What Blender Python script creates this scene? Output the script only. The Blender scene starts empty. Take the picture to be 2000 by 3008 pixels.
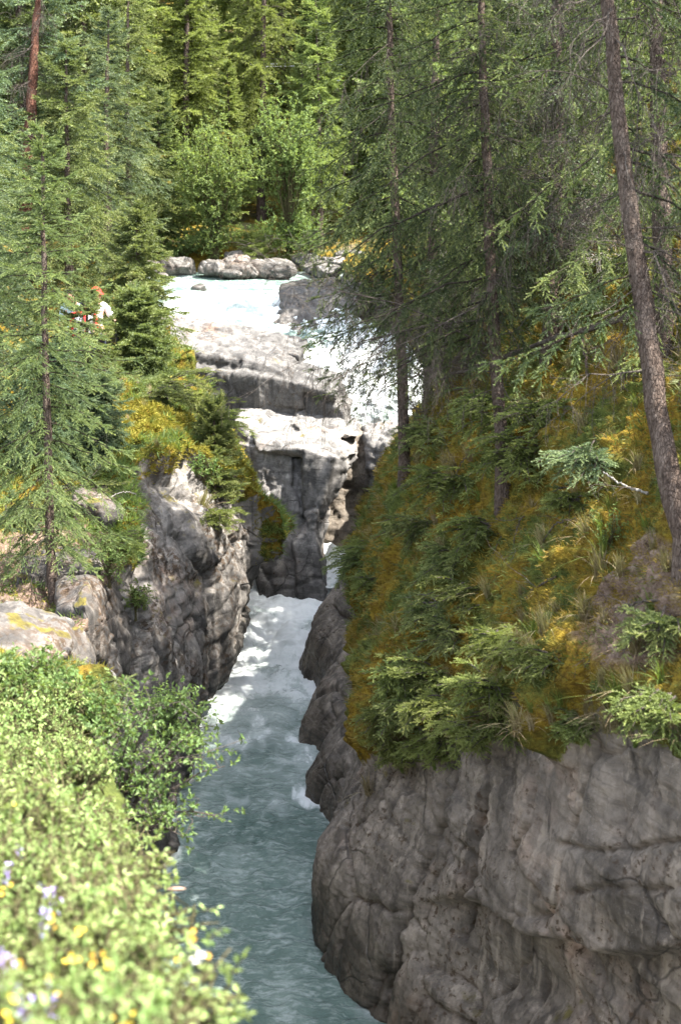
import bpy, bmesh, math, random
import numpy as np
from mathutils import Vector, Matrix

# ------------------------------------------------------------------ basics
random.seed(11)
rng = np.random.default_rng(11)
scene = bpy.context.scene
COL = scene.collection
F = 4132.0                     # focal length in photo pixels
PITCH = math.radians(15.4)
SP, CP = math.sin(PITCH), math.cos(PITCH)
R = math.radians
PI = math.pi


def P(u, v, d):
    """photo pixel + depth in metres -> point of the place"""
    a = (u - 1000.0) / F * d
    b = (1504.0 - v) / F * d
    return np.array([a, d * CP + b * SP, -d * SP + b * CP])


def project(p):
    p = np.asarray(p, float)
    d = p[..., 1] * CP - p[..., 2] * SP
    b = p[..., 1] * SP + p[..., 2] * CP
    dd = np.maximum(d, 1e-3)
    return 1000.0 + p[..., 0] / dd * F, 1504.0 - b / dd * F, d


def sstep(a, b, x):
    t = np.clip((x - a) / (b - a), 0, 1)
    return t * t * (3 - 2 * t)


def unit(v):
    v = np.asarray(v, float)
    n = np.linalg.norm(v, axis=-1, keepdims=True)
    return v / np.maximum(n, 1e-9)


# ------------------------------------------------------------------ noise
_G = np.array([[1, 1, 0], [-1, 1, 0], [1, -1, 0], [-1, -1, 0], [1, 0, 1], [-1, 0, 1], [1, 0, -1], [-1, 0, -1],
               [0, 1, 1], [0, -1, 1], [0, 1, -1], [0, -1, -1], [1, 1, 0], [-1, 1, 0], [0, -1, 1], [0, -1, -1]], np.float32)


def _hash(ix, iy, iz, seed):
    h = (ix.astype(np.uint32) * np.uint32(374761393) + iy.astype(np.uint32) * np.uint32(668265263)
         + iz.astype(np.uint32) * np.uint32(2246822519) + np.uint32((seed * 3266489917) & 0xFFFFFFFF))
    h = (h ^ (h >> np.uint32(13))) * np.uint32(1274126177)
    h = (h ^ (h >> np.uint32(16))) * np.uint32(2654435761)
    return h ^ (h >> np.uint32(15))


def pn(p, seed=0):
    p = np.asarray(p, np.float32)
    i = np.floor(p).astype(np.int64)
    f = (p - i).astype(np.float32)
    w = f * f * f * (f * (f * 6 - 15) + 10)
    out = np.zeros(len(p), np.float32)
    for cx in (0, 1):
        wx = w[:, 0] if cx else 1 - w[:, 0]
        for cy in (0, 1):
            wy = w[:, 1] if cy else 1 - w[:, 1]
            for cz in (0, 1):
                wz = w[:, 2] if cz else 1 - w[:, 2]
                g = _G[_hash(i[:, 0] + cx, i[:, 1] + cy, i[:, 2] + cz, seed) & np.uint32(15)]
                out += wx * wy * wz * (g[:, 0] * (f[:, 0] - cx) + g[:, 1] * (f[:, 1] - cy) + g[:, 2] * (f[:, 2] - cz))
    return out * 1.3


def fbm(p, o=4, seed=0, gain=0.5, lac=2.03):
    p = np.asarray(p, np.float32)
    a, s, t = 1.0, 0.0, 0.0
    for k in range(o):
        s = s + a * pn(p, seed + 17 * k)
        t += a
        a *= gain
        p = p * lac + 3.7
    return s / t


def ridged(p, o=4, seed=0):
    p = np.asarray(p, np.float32)
    a, s, t = 1.0, 0.0, 0.0
    for k in range(o):
        s = s + a * (1 - 2 * np.abs(pn(p, seed + 13 * k)))
        t += a
        a *= 0.5
        p = p * 2.1 + 1.3
    return s / t


def voro(p, seed=0, facets=False):
    p = np.asarray(p, np.float32)
    i = np.floor(p).astype(np.int64)
    f1 = np.full(len(p), 9.0, np.float32)
    f2 = np.full(len(p), 9.0, np.float32)
    cid = np.zeros(len(p), np.float32)
    off = np.zeros((len(p), 3), np.float32)
    for cx in (-1, 0, 1):
        for cy in (-1, 0, 1):
            for cz in (-1, 0, 1):
                a, b, c = i[:, 0] + cx, i[:, 1] + cy, i[:, 2] + cz
                h = _hash(a, b, c, seed)
                jx = (h & np.uint32(1023)).astype(np.float32) / 1023
                jy = ((h >> np.uint32(10)) & np.uint32(1023)).astype(np.float32) / 1023
                jz = ((h >> np.uint32(20)) & np.uint32(1023)).astype(np.float32) / 1023
                dx, dy, dz = a + jx - p[:, 0], b + jy - p[:, 1], c + jz - p[:, 2]
                dd = np.sqrt(dx * dx + dy * dy + dz * dz).astype(np.float32)
                nearer = dd < f1
                f2 = np.where(nearer, f1, np.minimum(f2, dd))
                cid = np.where(nearer, (h % np.uint32(9973)).astype(np.float32) / 9973, cid)
                f1 = np.where(nearer, dd, f1)
                off = np.where(nearer[:, None], -np.stack([dx, dy, dz], -1), off)
    # every cell also gets a random slope, so that displaced cells read as flat facets
    a, b = cid * 6.2832 * 7.0, (cid * 53.0) % 1.0 * 2 - 1
    c = np.sqrt(np.maximum(0, 1 - b * b))
    tilt = off[:, 0] * np.cos(a) * c + off[:, 1] * np.sin(a) * c + off[:, 2] * b
    if facets:
        return f1, f2, cid, tilt
    return f1, f2, cid


def lay(s, seed=0):
    """random value per layer of a stack (rock strata), with sharp steps"""
    i = np.floor(s).astype(np.int64)
    f = s - i
    z = np.zeros_like(i)
    a = (_hash(i, z, z, seed) % np.uint32(997)).astype(np.float32) / 997
    b = (_hash(i + 1, z, z, seed) % np.uint32(997)).astype(np.float32) / 997
    w = sstep(0.82, 1.0, f)
    return a * (1 - w) + b * w


# ------------------------------------------------------------------ mesh helpers
def link(o):
    COL.objects.link(o)
    return o


def np_mesh(name, v, faces, attrs=None, smooth=False, mats=(), midx=None):
    """faces: (N,3) or (N,4) array, or a list of both"""
    if not isinstance(faces, (list, tuple)):
        faces = [faces]
    faces = [np.asarray(f, np.int32) for f in faces if len(f)]
    me = bpy.data.meshes.new(name)
    v = np.asarray(v, np.float32)
    me.vertices.add(len(v))
    me.vertices.foreach_set('co', v.ravel())
    loops = np.concatenate([f.ravel() for f in faces])
    tot = np.concatenate([np.full(len(f), f.shape[1], np.int32) for f in faces])
    start = np.concatenate([[0], np.cumsum(tot)[:-1]]).astype(np.int32)
    me.loops.add(len(loops))
    me.loops.foreach_set('vertex_index', loops)
    me.polygons.add(len(tot))
    me.polygons.foreach_set('loop_start', start)
    for m in mats:
        me.materials.append(m)
    if midx is not None:
        me.polygons.foreach_set('material_index', np.asarray(midx, np.int32))
    me.update(calc_edges=True)
    for k, a in (attrs or {}).items():
        at = me.attributes.new(k, 'FLOAT', 'POINT')
        at.data.foreach_set('value', np.asarray(a, np.float32))
    me.polygons.foreach_set('use_smooth', np.full(len(tot), smooth, bool))
    me.validate()
    return me


class MB:
    """collects pieces; build() links them as one mesh object"""
    def __init__(s):
        s.v, s.t, s.q, s.a, s.n, s.tm, s.qm = [], [], [], [], 0, [], []

    def add(s, v, tris=None, quads=None, tint=0.5, m=0):
        v = np.asarray(v, np.float32).reshape(-1, 3)
        if tris is not None and len(tris):
            tris = np.asarray(tris, np.int32)
            s.t.append(tris + s.n)
            s.tm.append(np.full(len(tris), m))
        if quads is not None and len(quads):
            quads = np.asarray(quads, np.int32)
            s.q.append(quads + s.n)
            s.qm.append(np.full(len(quads), m))
        s.v.append(v)
        s.a.append(np.broadcast_to(np.asarray(tint, np.float32), (len(v),)))
        s.n += len(v)

    def tube(s, pts, rad, sides=6, tint=0.5, m=0, cap=True):
        pts = np.asarray(pts, float)
        n = len(pts)
        rad = np.broadcast_to(np.asarray(rad, float), (n,))
        tg = unit(np.gradient(pts, axis=0))
        ref = np.array([0.31, 0.77, 0.55]) if abs(tg[0, 2]) > 0.8 else np.array([0, 0, 1.0])
        a = unit(np.cross(tg, ref))
        b = np.cross(tg, a)
        ang = np.linspace(0, 2 * PI, sides, endpoint=False)
        ring = (pts[:, None, :] + rad[:, None, None] * (np.cos(ang)[None, :, None] * a[:, None, :]
                                                         + np.sin(ang)[None, :, None] * b[:, None, :]))
        i = np.arange(n - 1)[:, None] * sides
        j = np.arange(sides)[None, :]
        k = (j + 1) % sides
        q = np.stack([i + j, i + k, i + sides + k, i + sides + j], -1).reshape(-1, 4)
        s.add(ring.reshape(-1, 3), quads=q, tint=tint, m=m)
        if cap:
            for e, c in ((0, pts[0]), (n - 1, pts[-1])):
                vv = np.vstack([ring[e], c[None]])
                s.add(vv, tris=[[x, (x + 1) % sides, sides] for x in range(sides)], tint=tint, m=m)

    def box(s, lo, hi, rot=None, loc=(0, 0, 0), tint=0.5, m=0):
        lo, hi = np.asarray(lo, float), np.asarray(hi, float)
        v = np.array([[(lo, hi)[x][0], (lo, hi)[y][1], (lo, hi)[z][2]] for x in (0, 1) for y in (0, 1) for z in (0, 1)])
        if rot is not None:
            c, sn = math.cos(rot), math.sin(rot)
            v = v @ np.array([[c, sn, 0], [-sn, c, 0], [0, 0, 1]])
        s.add(v + np.asarray(loc), quads=[[0, 1, 3, 2], [4, 6, 7, 5], [0, 4, 5, 1], [2, 3, 7, 6], [0, 2, 6, 4], [1, 5, 7, 3]], tint=tint, m=m)

    def mesh(s, name, mats, smooth=False):
        f, mi = [], []
        if s.t:
            f.append(np.concatenate(s.t)); mi.append(np.concatenate(s.tm))
        if s.q:
            f.append(np.concatenate(s.q)); mi.append(np.concatenate(s.qm))
        if not isinstance(mats, (list, tuple)):
            mats = [mats]
        return np_mesh(name, np.concatenate(s.v), f, {'tint': np.concatenate(s.a)}, smooth, mats,
                       np.concatenate(mi) if len(mats) > 1 else None)

    def build(s, name, mats, parent=None, smooth=False):
        o = link(bpy.data.objects.new(name, s.mesh(name, mats, smooth)))
        if parent is not None:
            o.parent = parent
        return o


def tag(o, label=None, cat=None, group=None, kind=None):
    if label: o['label'] = label
    if cat: o['category'] = cat
    if group: o['group'] = group
    if kind: o['kind'] = kind
    return o


def empty(name, loc=(0, 0, 0), rz=0.0):
    o = link(bpy.data.objects.new(name, None))
    o.location = [float(c) for c in loc]
    o.rotation_euler = (0, 0, rz)
    o.empty_display_size = 0.2
    return o


def obj(name, me, parent=None, loc=None):
    o = link(bpy.data.objects.new(name, me))
    if parent is not None:
        o.parent = parent
    if loc is not None:
        o.location = [float(c) for c in loc]
    return o


def dup(root, loc, rz=0.0, sc=1.0, label=None, group=None, tilt=(0, 0)):
    r = root.copy()
    COL.objects.link(r)
    r.location = [float(c) for c in loc]
    r.rotation_euler = (tilt[0], tilt[1], rz)
    r.scale = (sc, sc, sc) if np.isscalar(sc) else sc
    if label: r['label'] = label
    if group: r['group'] = group
    for ch in root.children:
        c = ch.copy()
        COL.objects.link(c)
        c.parent = r
    return r


def drop(root):
    for ch in list(root.children):
        bpy.data.objects.remove(ch)
    bpy.data.objects.remove(root)


# ------------------------------------------------------------------ materials
def nt_new(name):
    m = bpy.data.materials.new(name)
    m.use_nodes = True
    t = m.node_tree
    t.nodes.clear()
    return m, t


class N:
    """small node-tree writer"""
    def __init__(s, t):
        s.t = t

    def n(s, typ, ins=None, **kw):
        x = s.t.nodes.new(typ)
        for k, v in kw.items():
            setattr(x, k, v)
        for k, v in (ins or {}).items():
            s.set(x.inputs[k], v)
        return x

    def set(s, sock, v):
        if hasattr(v, 'is_output') or hasattr(v, 'links'):
            s.t.links.new(v, sock)
        elif isinstance(v, (tuple, list)) and len(v) == 3 and sock.type == 'RGBA':
            sock.default_value = (*v, 1)
        else:
            sock.default_value = v

    def noise(s, scale, vec=None, detail=4, rough=0.55, dist=0.0):
        x = s.n('ShaderNodeTexNoise', {'Scale': scale, 'Detail': detail, 'Roughness': rough, 'Distortion': dist})
        if vec is not None:
            s.t.links.new(vec, x.inputs['Vector'])
        return x.outputs['Fac']

    def vor(s, scale, vec=None, feature='F1', out='Distance', rnd=1.0):
        x = s.n('ShaderNodeTexVoronoi', {'Scale': scale, 'Randomness': rnd}, feature=feature)
        if vec is not None:
            s.t.links.new(vec, x.inputs['Vector'])
        return x.outputs[out]

    def mapv(s, vec, scale=(1, 1, 1), rot=(0, 0, 0)):
        x = s.n('ShaderNodeMapping', {'Scale': scale, 'Rotation': rot})
        s.t.links.new(vec, x.inputs['Vector'])
        return x.outputs[0]

    def ramp(s, fac, stops, interp='LINEAR'):
        x = s.n('ShaderNodeValToRGB')
        s.t.links.new(fac, x.inputs[0])
        cr = x.color_ramp
        cr.interpolation = interp
        while len(cr.elements) < len(stops):
            cr.elements.new(0.5)
        for e, (p, c) in zip(cr.elements, stops):
            e.position = p
            e.color = (*c, 1) if len(c) == 3 else c
        return x.outputs[0]

    def mix(s, fac, a, b, mode='MIX'):
        x = s.n('ShaderNodeMix', data_type='RGBA', blend_type=mode)
        s.set(x.inputs[0], fac)
        s.set(x.inputs[6], a)
        s.set(x.inputs[7], b)
        return x.outputs[2]

    def math(s, op, a, b=None, c=None, clamp=False):
        x = s.n('ShaderNodeMath', operation=op, use_clamp=clamp)
        s.set(x.inputs[0], a)
        if b is not None: s.set(x.inputs[1], b)
        if c is not None: s.set(x.inputs[2], c)
        return x.outputs[0]

    def rng(s, v, a, b, c=0.0, d=1.0):
        x = s.n('ShaderNodeMapRange', {'Value': v, 'From Min': a, 'From Max': b, 'To Min': c, 'To Max': d}, interpolation_type='SMOOTHSTEP')
        return x.outputs[0]

    def attr(s, name):
        return s.n('ShaderNodeAttribute', attribute_name=name).outputs['Fac']

    def bump(s, h, strength, dist, normal=None):
        x = s.n('ShaderNodeBump', {'Height': h, 'Strength': strength, 'Distance': dist})
        if normal is not None:
            s.t.links.new(normal, x.inputs['Normal'])
        return x.outputs[0]

    def pbsdf(s, col, rough=0.8, spec=0.3, normal=None, **kw):
        x = s.n('ShaderNodeBsdfPrincipled', {'Base Color': col, 'Roughness': rough, 'Specular IOR Level': spec})
        for k, v in kw.items():
            s.set(x.inputs[k], v)
        if normal is not None:
            s.t.links.new(normal, x.inputs['Normal'])
        return x.outputs[0]

    def out(s, sh):
        o = s.n('ShaderNodeOutputMaterial')
        s.t.links.new(sh, o.inputs[0])


def leaf_material(name, dark, mid, light, transl=0.35, spec=0.25, rough=0.55, hue_var=0.5, brown=None):
    m, t = nt_new(name)
    k = N(t)
    tint = k.attr('tint')
    oi = k.n('ShaderNodeObjectInfo').outputs['Random']
    col = k.ramp(tint, [(0.0, dark), (0.5, mid), (1.0, light)])
    if brown is not None:
        col = k.mix(k.rng(tint, 0.02, 0.0), col, brown)
    hs = k.n('ShaderNodeHueSaturation', {'Color': col, 'Hue': k.rng(oi, 0, 1, 0.5 - 0.03 * hue_var, 0.5 + 0.02 * hue_var),
                                         'Value': k.rng(oi, 0, 1, 1 - 0.3 * hue_var, 1 + 0.25 * hue_var)})
    col = hs.outputs[0]
    a = k.pbsdf(col, rough, spec)
    tr = k.n('ShaderNodeBsdfTranslucent', {'Color': k.mix(0.5, col, (0.25, 0.32, 0.03), 'MIX')}).outputs[0]
    x = k.n('ShaderNodeMixShader', {0: transl})
    t.links.new(a, x.inputs[1])
    t.links.new(tr, x.inputs[2])
    k.out(x.outputs[0])
    return m


M = {}
M['needle_light'] = leaf_material('light_green_needles', (0.034, 0.048, 0.022), (0.098, 0.132, 0.048), (0.24, 0.265, 0.095), 0.3)  # lighter green needle variant, palest at the shoot tips
M['needle_yellow'] = leaf_material('yellow_green_needles', (0.065, 0.09, 0.03), (0.15, 0.19, 0.06), (0.27, 0.3, 0.1), 0.48)
M['needle_blue'] = leaf_material('blue_green_needles', (0.024, 0.042, 0.028), (0.075, 0.112, 0.06), (0.23, 0.275, 0.135), 0.24)
M['needle_dark'] = leaf_material('dark_needles', (0.012, 0.022, 0.011), (0.042, 0.064, 0.024), (0.2, 0.235, 0.075), 0.18)  # pale new tips, contrast pushed so the colour paints them sunlit
M['leaf_willow'] = leaf_material('willow_leaves', (0.085, 0.13, 0.045), (0.16, 0.235, 0.08), (0.28, 0.35, 0.13), 0.48)
M['leaf_bush'] = leaf_material('bush_leaves', (0.05, 0.085, 0.028), (0.11, 0.175, 0.055), (0.2, 0.27, 0.09), 0.42)
M['leaf_rose'] = leaf_material('rose_leaves', (0.12, 0.19, 0.055), (0.29, 0.375, 0.13), (0.46, 0.52, 0.24), 0.42)
M['juniper'] = leaf_material('juniper_needles', (0.045, 0.056, 0.02), (0.115, 0.142, 0.042), (0.25, 0.28, 0.085), 0.3)
M['grass'] = leaf_material('grass_blades', (0.05, 0.08, 0.02), (0.12, 0.17, 0.04), (0.22, 0.27, 0.08), 0.35)
M['straw'] = leaf_material('dry_grass_blades', (0.13, 0.095, 0.05), (0.26, 0.205, 0.12), (0.42, 0.36, 0.22), 0.3)
M['mossfuzz'] = leaf_material('moss_shoots', (0.09, 0.07, 0.012), (0.17, 0.14, 0.022), (0.26, 0.225, 0.045), 0.2, spec=0.1)
M['mossdark'] = leaf_material('golden_brown_moss_shoots', (0.1, 0.06, 0.009), (0.19, 0.128, 0.017), (0.29, 0.22, 0.034), 0.15)  # brownish gold moss of the right slope
M['petal_y'] = leaf_material('yellow_petals', (0.5, 0.32, 0.03), (0.62, 0.42, 0.05), (0.7, 0.52, 0.1), 0.3)
M['petal_p'] = leaf_material('violet_petals', (0.28, 0.2, 0.55), (0.4, 0.32, 0.7), (0.55, 0.47, 0.8), 0.3)
M['petal_w'] = leaf_material('white_petals', (0.7, 0.68, 0.62), (0.8, 0.79, 0.75), (0.85, 0.85, 0.82), 0.3)
M['seedhead'] = leaf_material('pink_seedhead', (0.3, 0.16, 0.12), (0.48, 0.3, 0.22), (0.6, 0.42, 0.32), 0.3)


def bark_material(name, a, b, c, scale=18):
    m, t = nt_new(name)
    k = N(t)
    g = k.n('ShaderNodeNewGeometry').outputs['Position']
    v = k.mapv(g, (1, 1, 0.22))
    n1 = k.noise(scale * 2.2, v, 7, 0.7, 0.4)
    n2 = k.noise(4, g, 3)
    vo = k.vor(scale * 3.4, v, 'DISTANCE_TO_EDGE')
    col = k.ramp(n1, [(0.3, a), (0.5, b), (0.72, c)])
    col = k.mix(k.rng(n2, 0.5, 0.75, 0, 0.5), col, c)
    col = k.mix(k.rng(vo, 0.0, 0.12, 0.35, 0), col, a)
    h = k.math('ADD', n1, k.rng(vo, 0, 0.2))
    k.out(k.pbsdf(col, 0.9, 0.15, k.bump(h, 0.9, 0.02)))
    return m


M['bark'] = bark_material('grey_brown_bark', (0.04, 0.028, 0.022), (0.10, 0.072, 0.056), (0.22, 0.175, 0.145))
M['bark_red'] = bark_material('reddish_bark', (0.05, 0.022, 0.014), (0.14, 0.062, 0.04), (0.24, 0.13, 0.09))
M['twig'] = bark_material('dead_twigs', (0.045, 0.036, 0.03), (0.11, 0.09, 0.075), (0.2, 0.175, 0.15), 30)
M['bough'] = bark_material('bough_wood', (0.02, 0.016, 0.012), (0.05, 0.04, 0.03), (0.09, 0.075, 0.06), 30)
M['palewood'] = bark_material('bleached_wood', (0.2, 0.18, 0.15), (0.36, 0.33, 0.29), (0.52, 0.49, 0.44), 14)
M['stem'] = bark_material('green_brown_stems', (0.05, 0.045, 0.02), (0.1, 0.09, 0.04), (0.18, 0.15, 0.08), 30)


def plain(name, col, rough=0.7, spec=0.3, var=0.15, scale=30, metal=0.0):
    m, t = nt_new(name)
    k = N(t)
    g = k.n('ShaderNodeTexCoord').outputs['Object']
    n = k.noise(scale, g, 4)
    c = k.mix(k.rng(n, 0.35, 0.65), tuple(x * (1 - var) for x in col), tuple(min(1, x * (1 + var)) for x in col))
    k.out(k.pbsdf(c, rough, spec, k.bump(n, 0.2, 0.01), Metallic=metal))
    return m


M['metal'] = plain('black_painted_steel', (0.02, 0.022, 0.026), 0.45, 0.5)
M['skin'] = plain('skin', (0.52, 0.28, 0.2), 0.55, 0.35, 0.08)
M['hair'] = plain('dark_hair', (0.014, 0.01, 0.009), 0.5, 0.4, 0.3, 60)
M['shirt_white'] = plain('white_cotton', (0.78, 0.77, 0.76), 0.85, 0.2, 0.04)
M['shirt_grey'] = plain('grey_cotton', (0.36, 0.37, 0.38), 0.85, 0.2, 0.06)
M['shirt_blue'] = plain('pale_blue_cotton', (0.42, 0.56, 0.62), 0.85, 0.2, 0.06)
M['cloth_red'] = plain('red_cloth', (0.66, 0.035, 0.03), 0.8, 0.2, 0.1)
M['trousers'] = plain('dark_denim', (0.03, 0.037, 0.06), 0.85, 0.2, 0.15)
M['cable'] = plain('pale_cable', (0.62, 0.63, 0.62), 0.6, 0.3)


# rock, with lichen and moss; attribute 'soil' carries moss and earth
def rock_material(name, soil=True, pale=1.0, tintc=(1, 1, 1), wet_z=None, spots=0.62, moss=0.0, earth=1.0):
    m, t = nt_new(name)
    k = N(t)
    geo = k.n('ShaderNodeNewGeometry')
    g = geo.outputs['Position']
    nz = k.n('ShaderNodeSeparateXYZ', {0: geo.outputs['Normal']}).outputs[2]
    big = k.noise(0.55, g, 5, 0.6)
    med = k.noise(2.6, g, 6, 0.62, 0.5)
    vert = k.noise(3.2, k.mapv(g, (1, 1, 0.14), (0.12, 0.1, 0)), 5, 0.6, 0.6)
    strat = k.noise(5.0, k.mapv(g, (0.18, 0.18, 1.6), (0.12, -0.2, 0)), 5, 0.6, 0.3)
    fine = k.noise(26, g, 7, 0.7)
    p = [tuple(c * pale * tc for c, tc in zip(col, tintc)) for col in
         ((0.05, 0.048, 0.047), (0.15, 0.145, 0.14), (0.28, 0.27, 0.26), (0.46, 0.445, 0.42))]
    f = k.math('ADD', k.math('MULTIPLY', med, 0.34), k.math('MULTIPLY', fine, 0.22))
    f = k.math('ADD', f, k.math('MULTIPLY', vert, 0.44))
    f = k.math('ADD', f, k.math('MULTIPLY', k.math('SUBTRACT', big, 0.5), 0.35))
    col = k.ramp(f, [(0.32, p[0]), (0.43, p[1]), (0.55, p[2]), (0.69, p[3])])
    col = k.mix(k.rng(strat, 0.5, 0.68, 0, 0.45), col, p[0])
    bed = k.noise(9.0, k.mapv(g, (0.1, 0.1, 2.2), (0.14, -0.16, 0)), 4, 0.6, 0.2)
    bedf = k.math('MULTIPLY', k.rng(bed, 0.56, 0.62), k.rng(k.noise(0.8, g, 3), 0.42, 0.6))
    col = k.mix(k.math('MULTIPLY', bedf, 0.22), col, p[0])
    sl = k.noise(2.6, k.mapv(g, (2.2, 2.2, 0.1), (0.1, 0.06, 0)), 5, 0.65, 0.5)
    col = k.mix(k.rng(sl, 0.55, 0.66, 0, 0.6), col, p[3])
    # water stains running down, warm iron tint
    st = k.noise(1.7, k.mapv(g, (1.6, 1.6, 0.12)), 5, 0.6, 0.8)
    col = k.mix(k.rng(st, 0.52, 0.66, 0, 0.7), col, tuple(c * 0.45 for c in p[1]))
    warm = k.math('MULTIPLY', k.rng(big, 0.52, 0.72), k.rng(med, 0.4, 0.65))
    col = k.mix(k.math('MULTIPLY', warm, 0.55), col, (0.29, 0.17, 0.11))
    # lichen: dark crust and brown spots in patches
    lp = k.noise(1.1, g, 4, 0.6)
    ls = k.noise(15, g, 5, 0.65)
    lf = k.math('MULTIPLY', k.rng(ls, spots - 0.08, spots), k.rng(lp, 0.42, 0.6))
    col = k.mix(k.math('MULTIPLY', lf, 0.85), col, k.mix(k.noise(7, g), (0.022, 0.018, 0.012), (0.075, 0.04, 0.016)))
    # pale lichen flecks
    pf = k.math('MULTIPLY', k.rng(k.vor(34, g), 0.22, 0.1), k.rng(k.noise(2.1, g, 3), 0.5, 0.64))
    col = k.mix(k.math('MULTIPLY', pf, 0.25), col, (0.5, 0.49, 0.45))
    # cracks
    wv = k.n('ShaderNodeVectorMath', {0: g}, operation='ADD')
    wn = k.n('ShaderNodeTexNoise', {'Scale': 1.6, 'Detail': 4})
    t.links.new(g, wn.inputs['Vector'])
    t.links.new(k.n('ShaderNodeVectorMath', {0: wn.outputs['Color'], 1: (0.35, 0.35, 0.35)}, operation='MULTIPLY').outputs[0], wv.inputs[1])
    cr = k.vor(1.25, k.mapv(wv.outputs[0], (1, 1, 0.7), (0.2, 0.3, 0)), 'DISTANCE_TO_EDGE')
    # broken facets: angular chips with crisp edges, in two sizes
    cv = k.n('ShaderNodeTexVoronoi', {'Scale': 6.0, 'Randomness': 1.0})
    t.links.new(k.mapv(wv.outputs[0], (1, 1, 0.5), (0.25, 0.35, 0.1)), cv.inputs['Vector'])
    chip1 = k.n('ShaderNodeSeparateColor', {0: cv.outputs['Color']}).outputs[0]
    cv2 = k.n('ShaderNodeTexVoronoi', {'Scale': 17.0, 'Randomness': 1.0})
    t.links.new(k.mapv(wv.outputs[0], (1, 1, 0.6), (0.1, 0.3, 0.3)), cv2.inputs['Vector'])
    chip2 = k.n('ShaderNodeSeparateColor', {0: cv2.outputs['Color']}).outputs[1]
    chp = k.math('ADD', k.math('MULTIPLY', chip1, 0.55), k.math('MULTIPLY', chip2, 0.45))
    cs = k.rng(chp, 0.15, 0.85, 0.78, 1.2)
    cc = k.n('ShaderNodeCombineColor', {0: cs, 1: cs, 2: cs}).outputs[0]
    col = k.mix(k.rng(k.noise(0.9, g, 3), 0.4, 0.6, 0.35, 1.0), col, k.mix(1.0, col, cc, 'MULTIPLY'))
    crf = k.math('MULTIPLY', k.rng(cr, 0.0, 0.02, 1, 0), k.rng(k.noise(1.0, g, 2), 0.45, 0.6))
    col = k.mix(k.math('MULTIPLY', crf, 0.6), col, (0.02, 0.018, 0.016))
    rough = 0.85
    if wet_z is not None:
        pz = k.n('ShaderNodeSeparateXYZ', {0: g}).outputs[2]
        w = k.rng(k.math('ADD', pz, k.math('MULTIPLY', k.noise(2.0, g, 3), -0.5)), wet_z - 0.25, wet_z + 0.1, 1, 0)
        col = k.mix(k.math('MULTIPLY', w, 0.6), col, k.mix(1.0, col, (0.3, 0.28, 0.25), 'MULTIPLY'))
        rough = k.rng(w, 0, 1, 0.85, 0.35)
    # moss on level tops of ledges
    pz0 = k.n('ShaderNodeSeparateXYZ', {0: g}).outputs[2]
    mm = k.math('MULTIPLY', k.rng(nz, 0.5, 0.8), k.rng(k.noise(2.3, g, 5, 0.6), 0.6 + moss, 0.68 + moss))
    mm = k.math('MULTIPLY', mm, k.rng(pz0, -8.0, -7.3))
    moss_c = k.ramp(k.noise(9, g, 5, 0.7), [(0.3, (0.035, 0.026, 0.006)), (0.5, (0.085, 0.07, 0.012)), (0.7, (0.15, 0.125, 0.025))])
    fx = mm if not soil else k.math('MULTIPLY', mm, 0.8)
    h = k.math('ADD', k.math('MULTIPLY', med, 0.5), k.math('MULTIPLY', fine, 0.35))
    h = k.math('SUBTRACT', h, k.math('MULTIPLY', crf, 0.35))
    h = k.math('ADD', h, k.math('MULTIPLY', strat, 0.3))
    h = k.math('ADD', h, k.math('MULTIPLY', chp, 0.22))
    h = k.math('SUBTRACT', h, k.math('MULTIPLY', bedf, 0.1))
    h = k.math('ADD', h, k.math('MULTIPLY', k.noise(80, g, 3), 0.12))
    bump = k.bump(h, 0.6, 0.07)
    rk = k.pbsdf(k.mix(fx, col, moss_c), rough, 0.3, bump)
    if not soil:
        k.out(rk)
        return m
    sa = k.attr('soil')
    se = k.rng(k.math('ADD', sa, k.math('MULTIPLY', k.math('SUBTRACT', k.noise(7, g, 5, 0.65), 0.5), 1.1)), 0.42, 0.58)
    dry = k.attr('dry')
    n3 = k.noise(1.3, g, 5, 0.6)
    n4 = k.noise(14, g, 6, 0.7)
    sc = k.ramp(n4, [(0.28, (0.045, 0.028, 0.008)), (0.45, (0.12, 0.076, 0.012)), (0.58, (0.19, 0.13, 0.016)), (0.74, (0.27, 0.2, 0.04))])
    gr = k.ramp(n4, [(0.3, (0.02, 0.028, 0.008)), (0.5, (0.06, 0.075, 0.018)), (0.72, (0.12, 0.14, 0.035))])
    du = k.ramp(n4, [(0.3, (0.07, 0.046, 0.032)), (0.5, (0.155, 0.108, 0.08)), (0.7, (0.26, 0.2, 0.155))])
    sc = k.mix(k.math('ADD', k.rng(n3, 0.42, 0.6), k.rng(dry, -0.2, -0.8), clamp=True), sc, gr)
    sc = k.mix(k.rng(k.math('ADD', dry, k.math('MULTIPLY', k.math('SUBTRACT', n3, 0.5), 0.8)), 0.35, 0.65), sc, du)
    sc = k.mix(1.0, sc, (earth, earth, earth), 'MULTIPLY')
    sb = k.pbsdf(sc, 0.95, 0.1, k.bump(k.math('ADD', n4, k.noise(50, g, 4)), 0.8, 0.05))
    mx = k.n('ShaderNodeMixShader', {0: se})
    t.links.new(rk, mx.inputs[1])
    t.links.new(sb, mx.inputs[2])
    k.out(mx.outputs[0])
    return m


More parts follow.
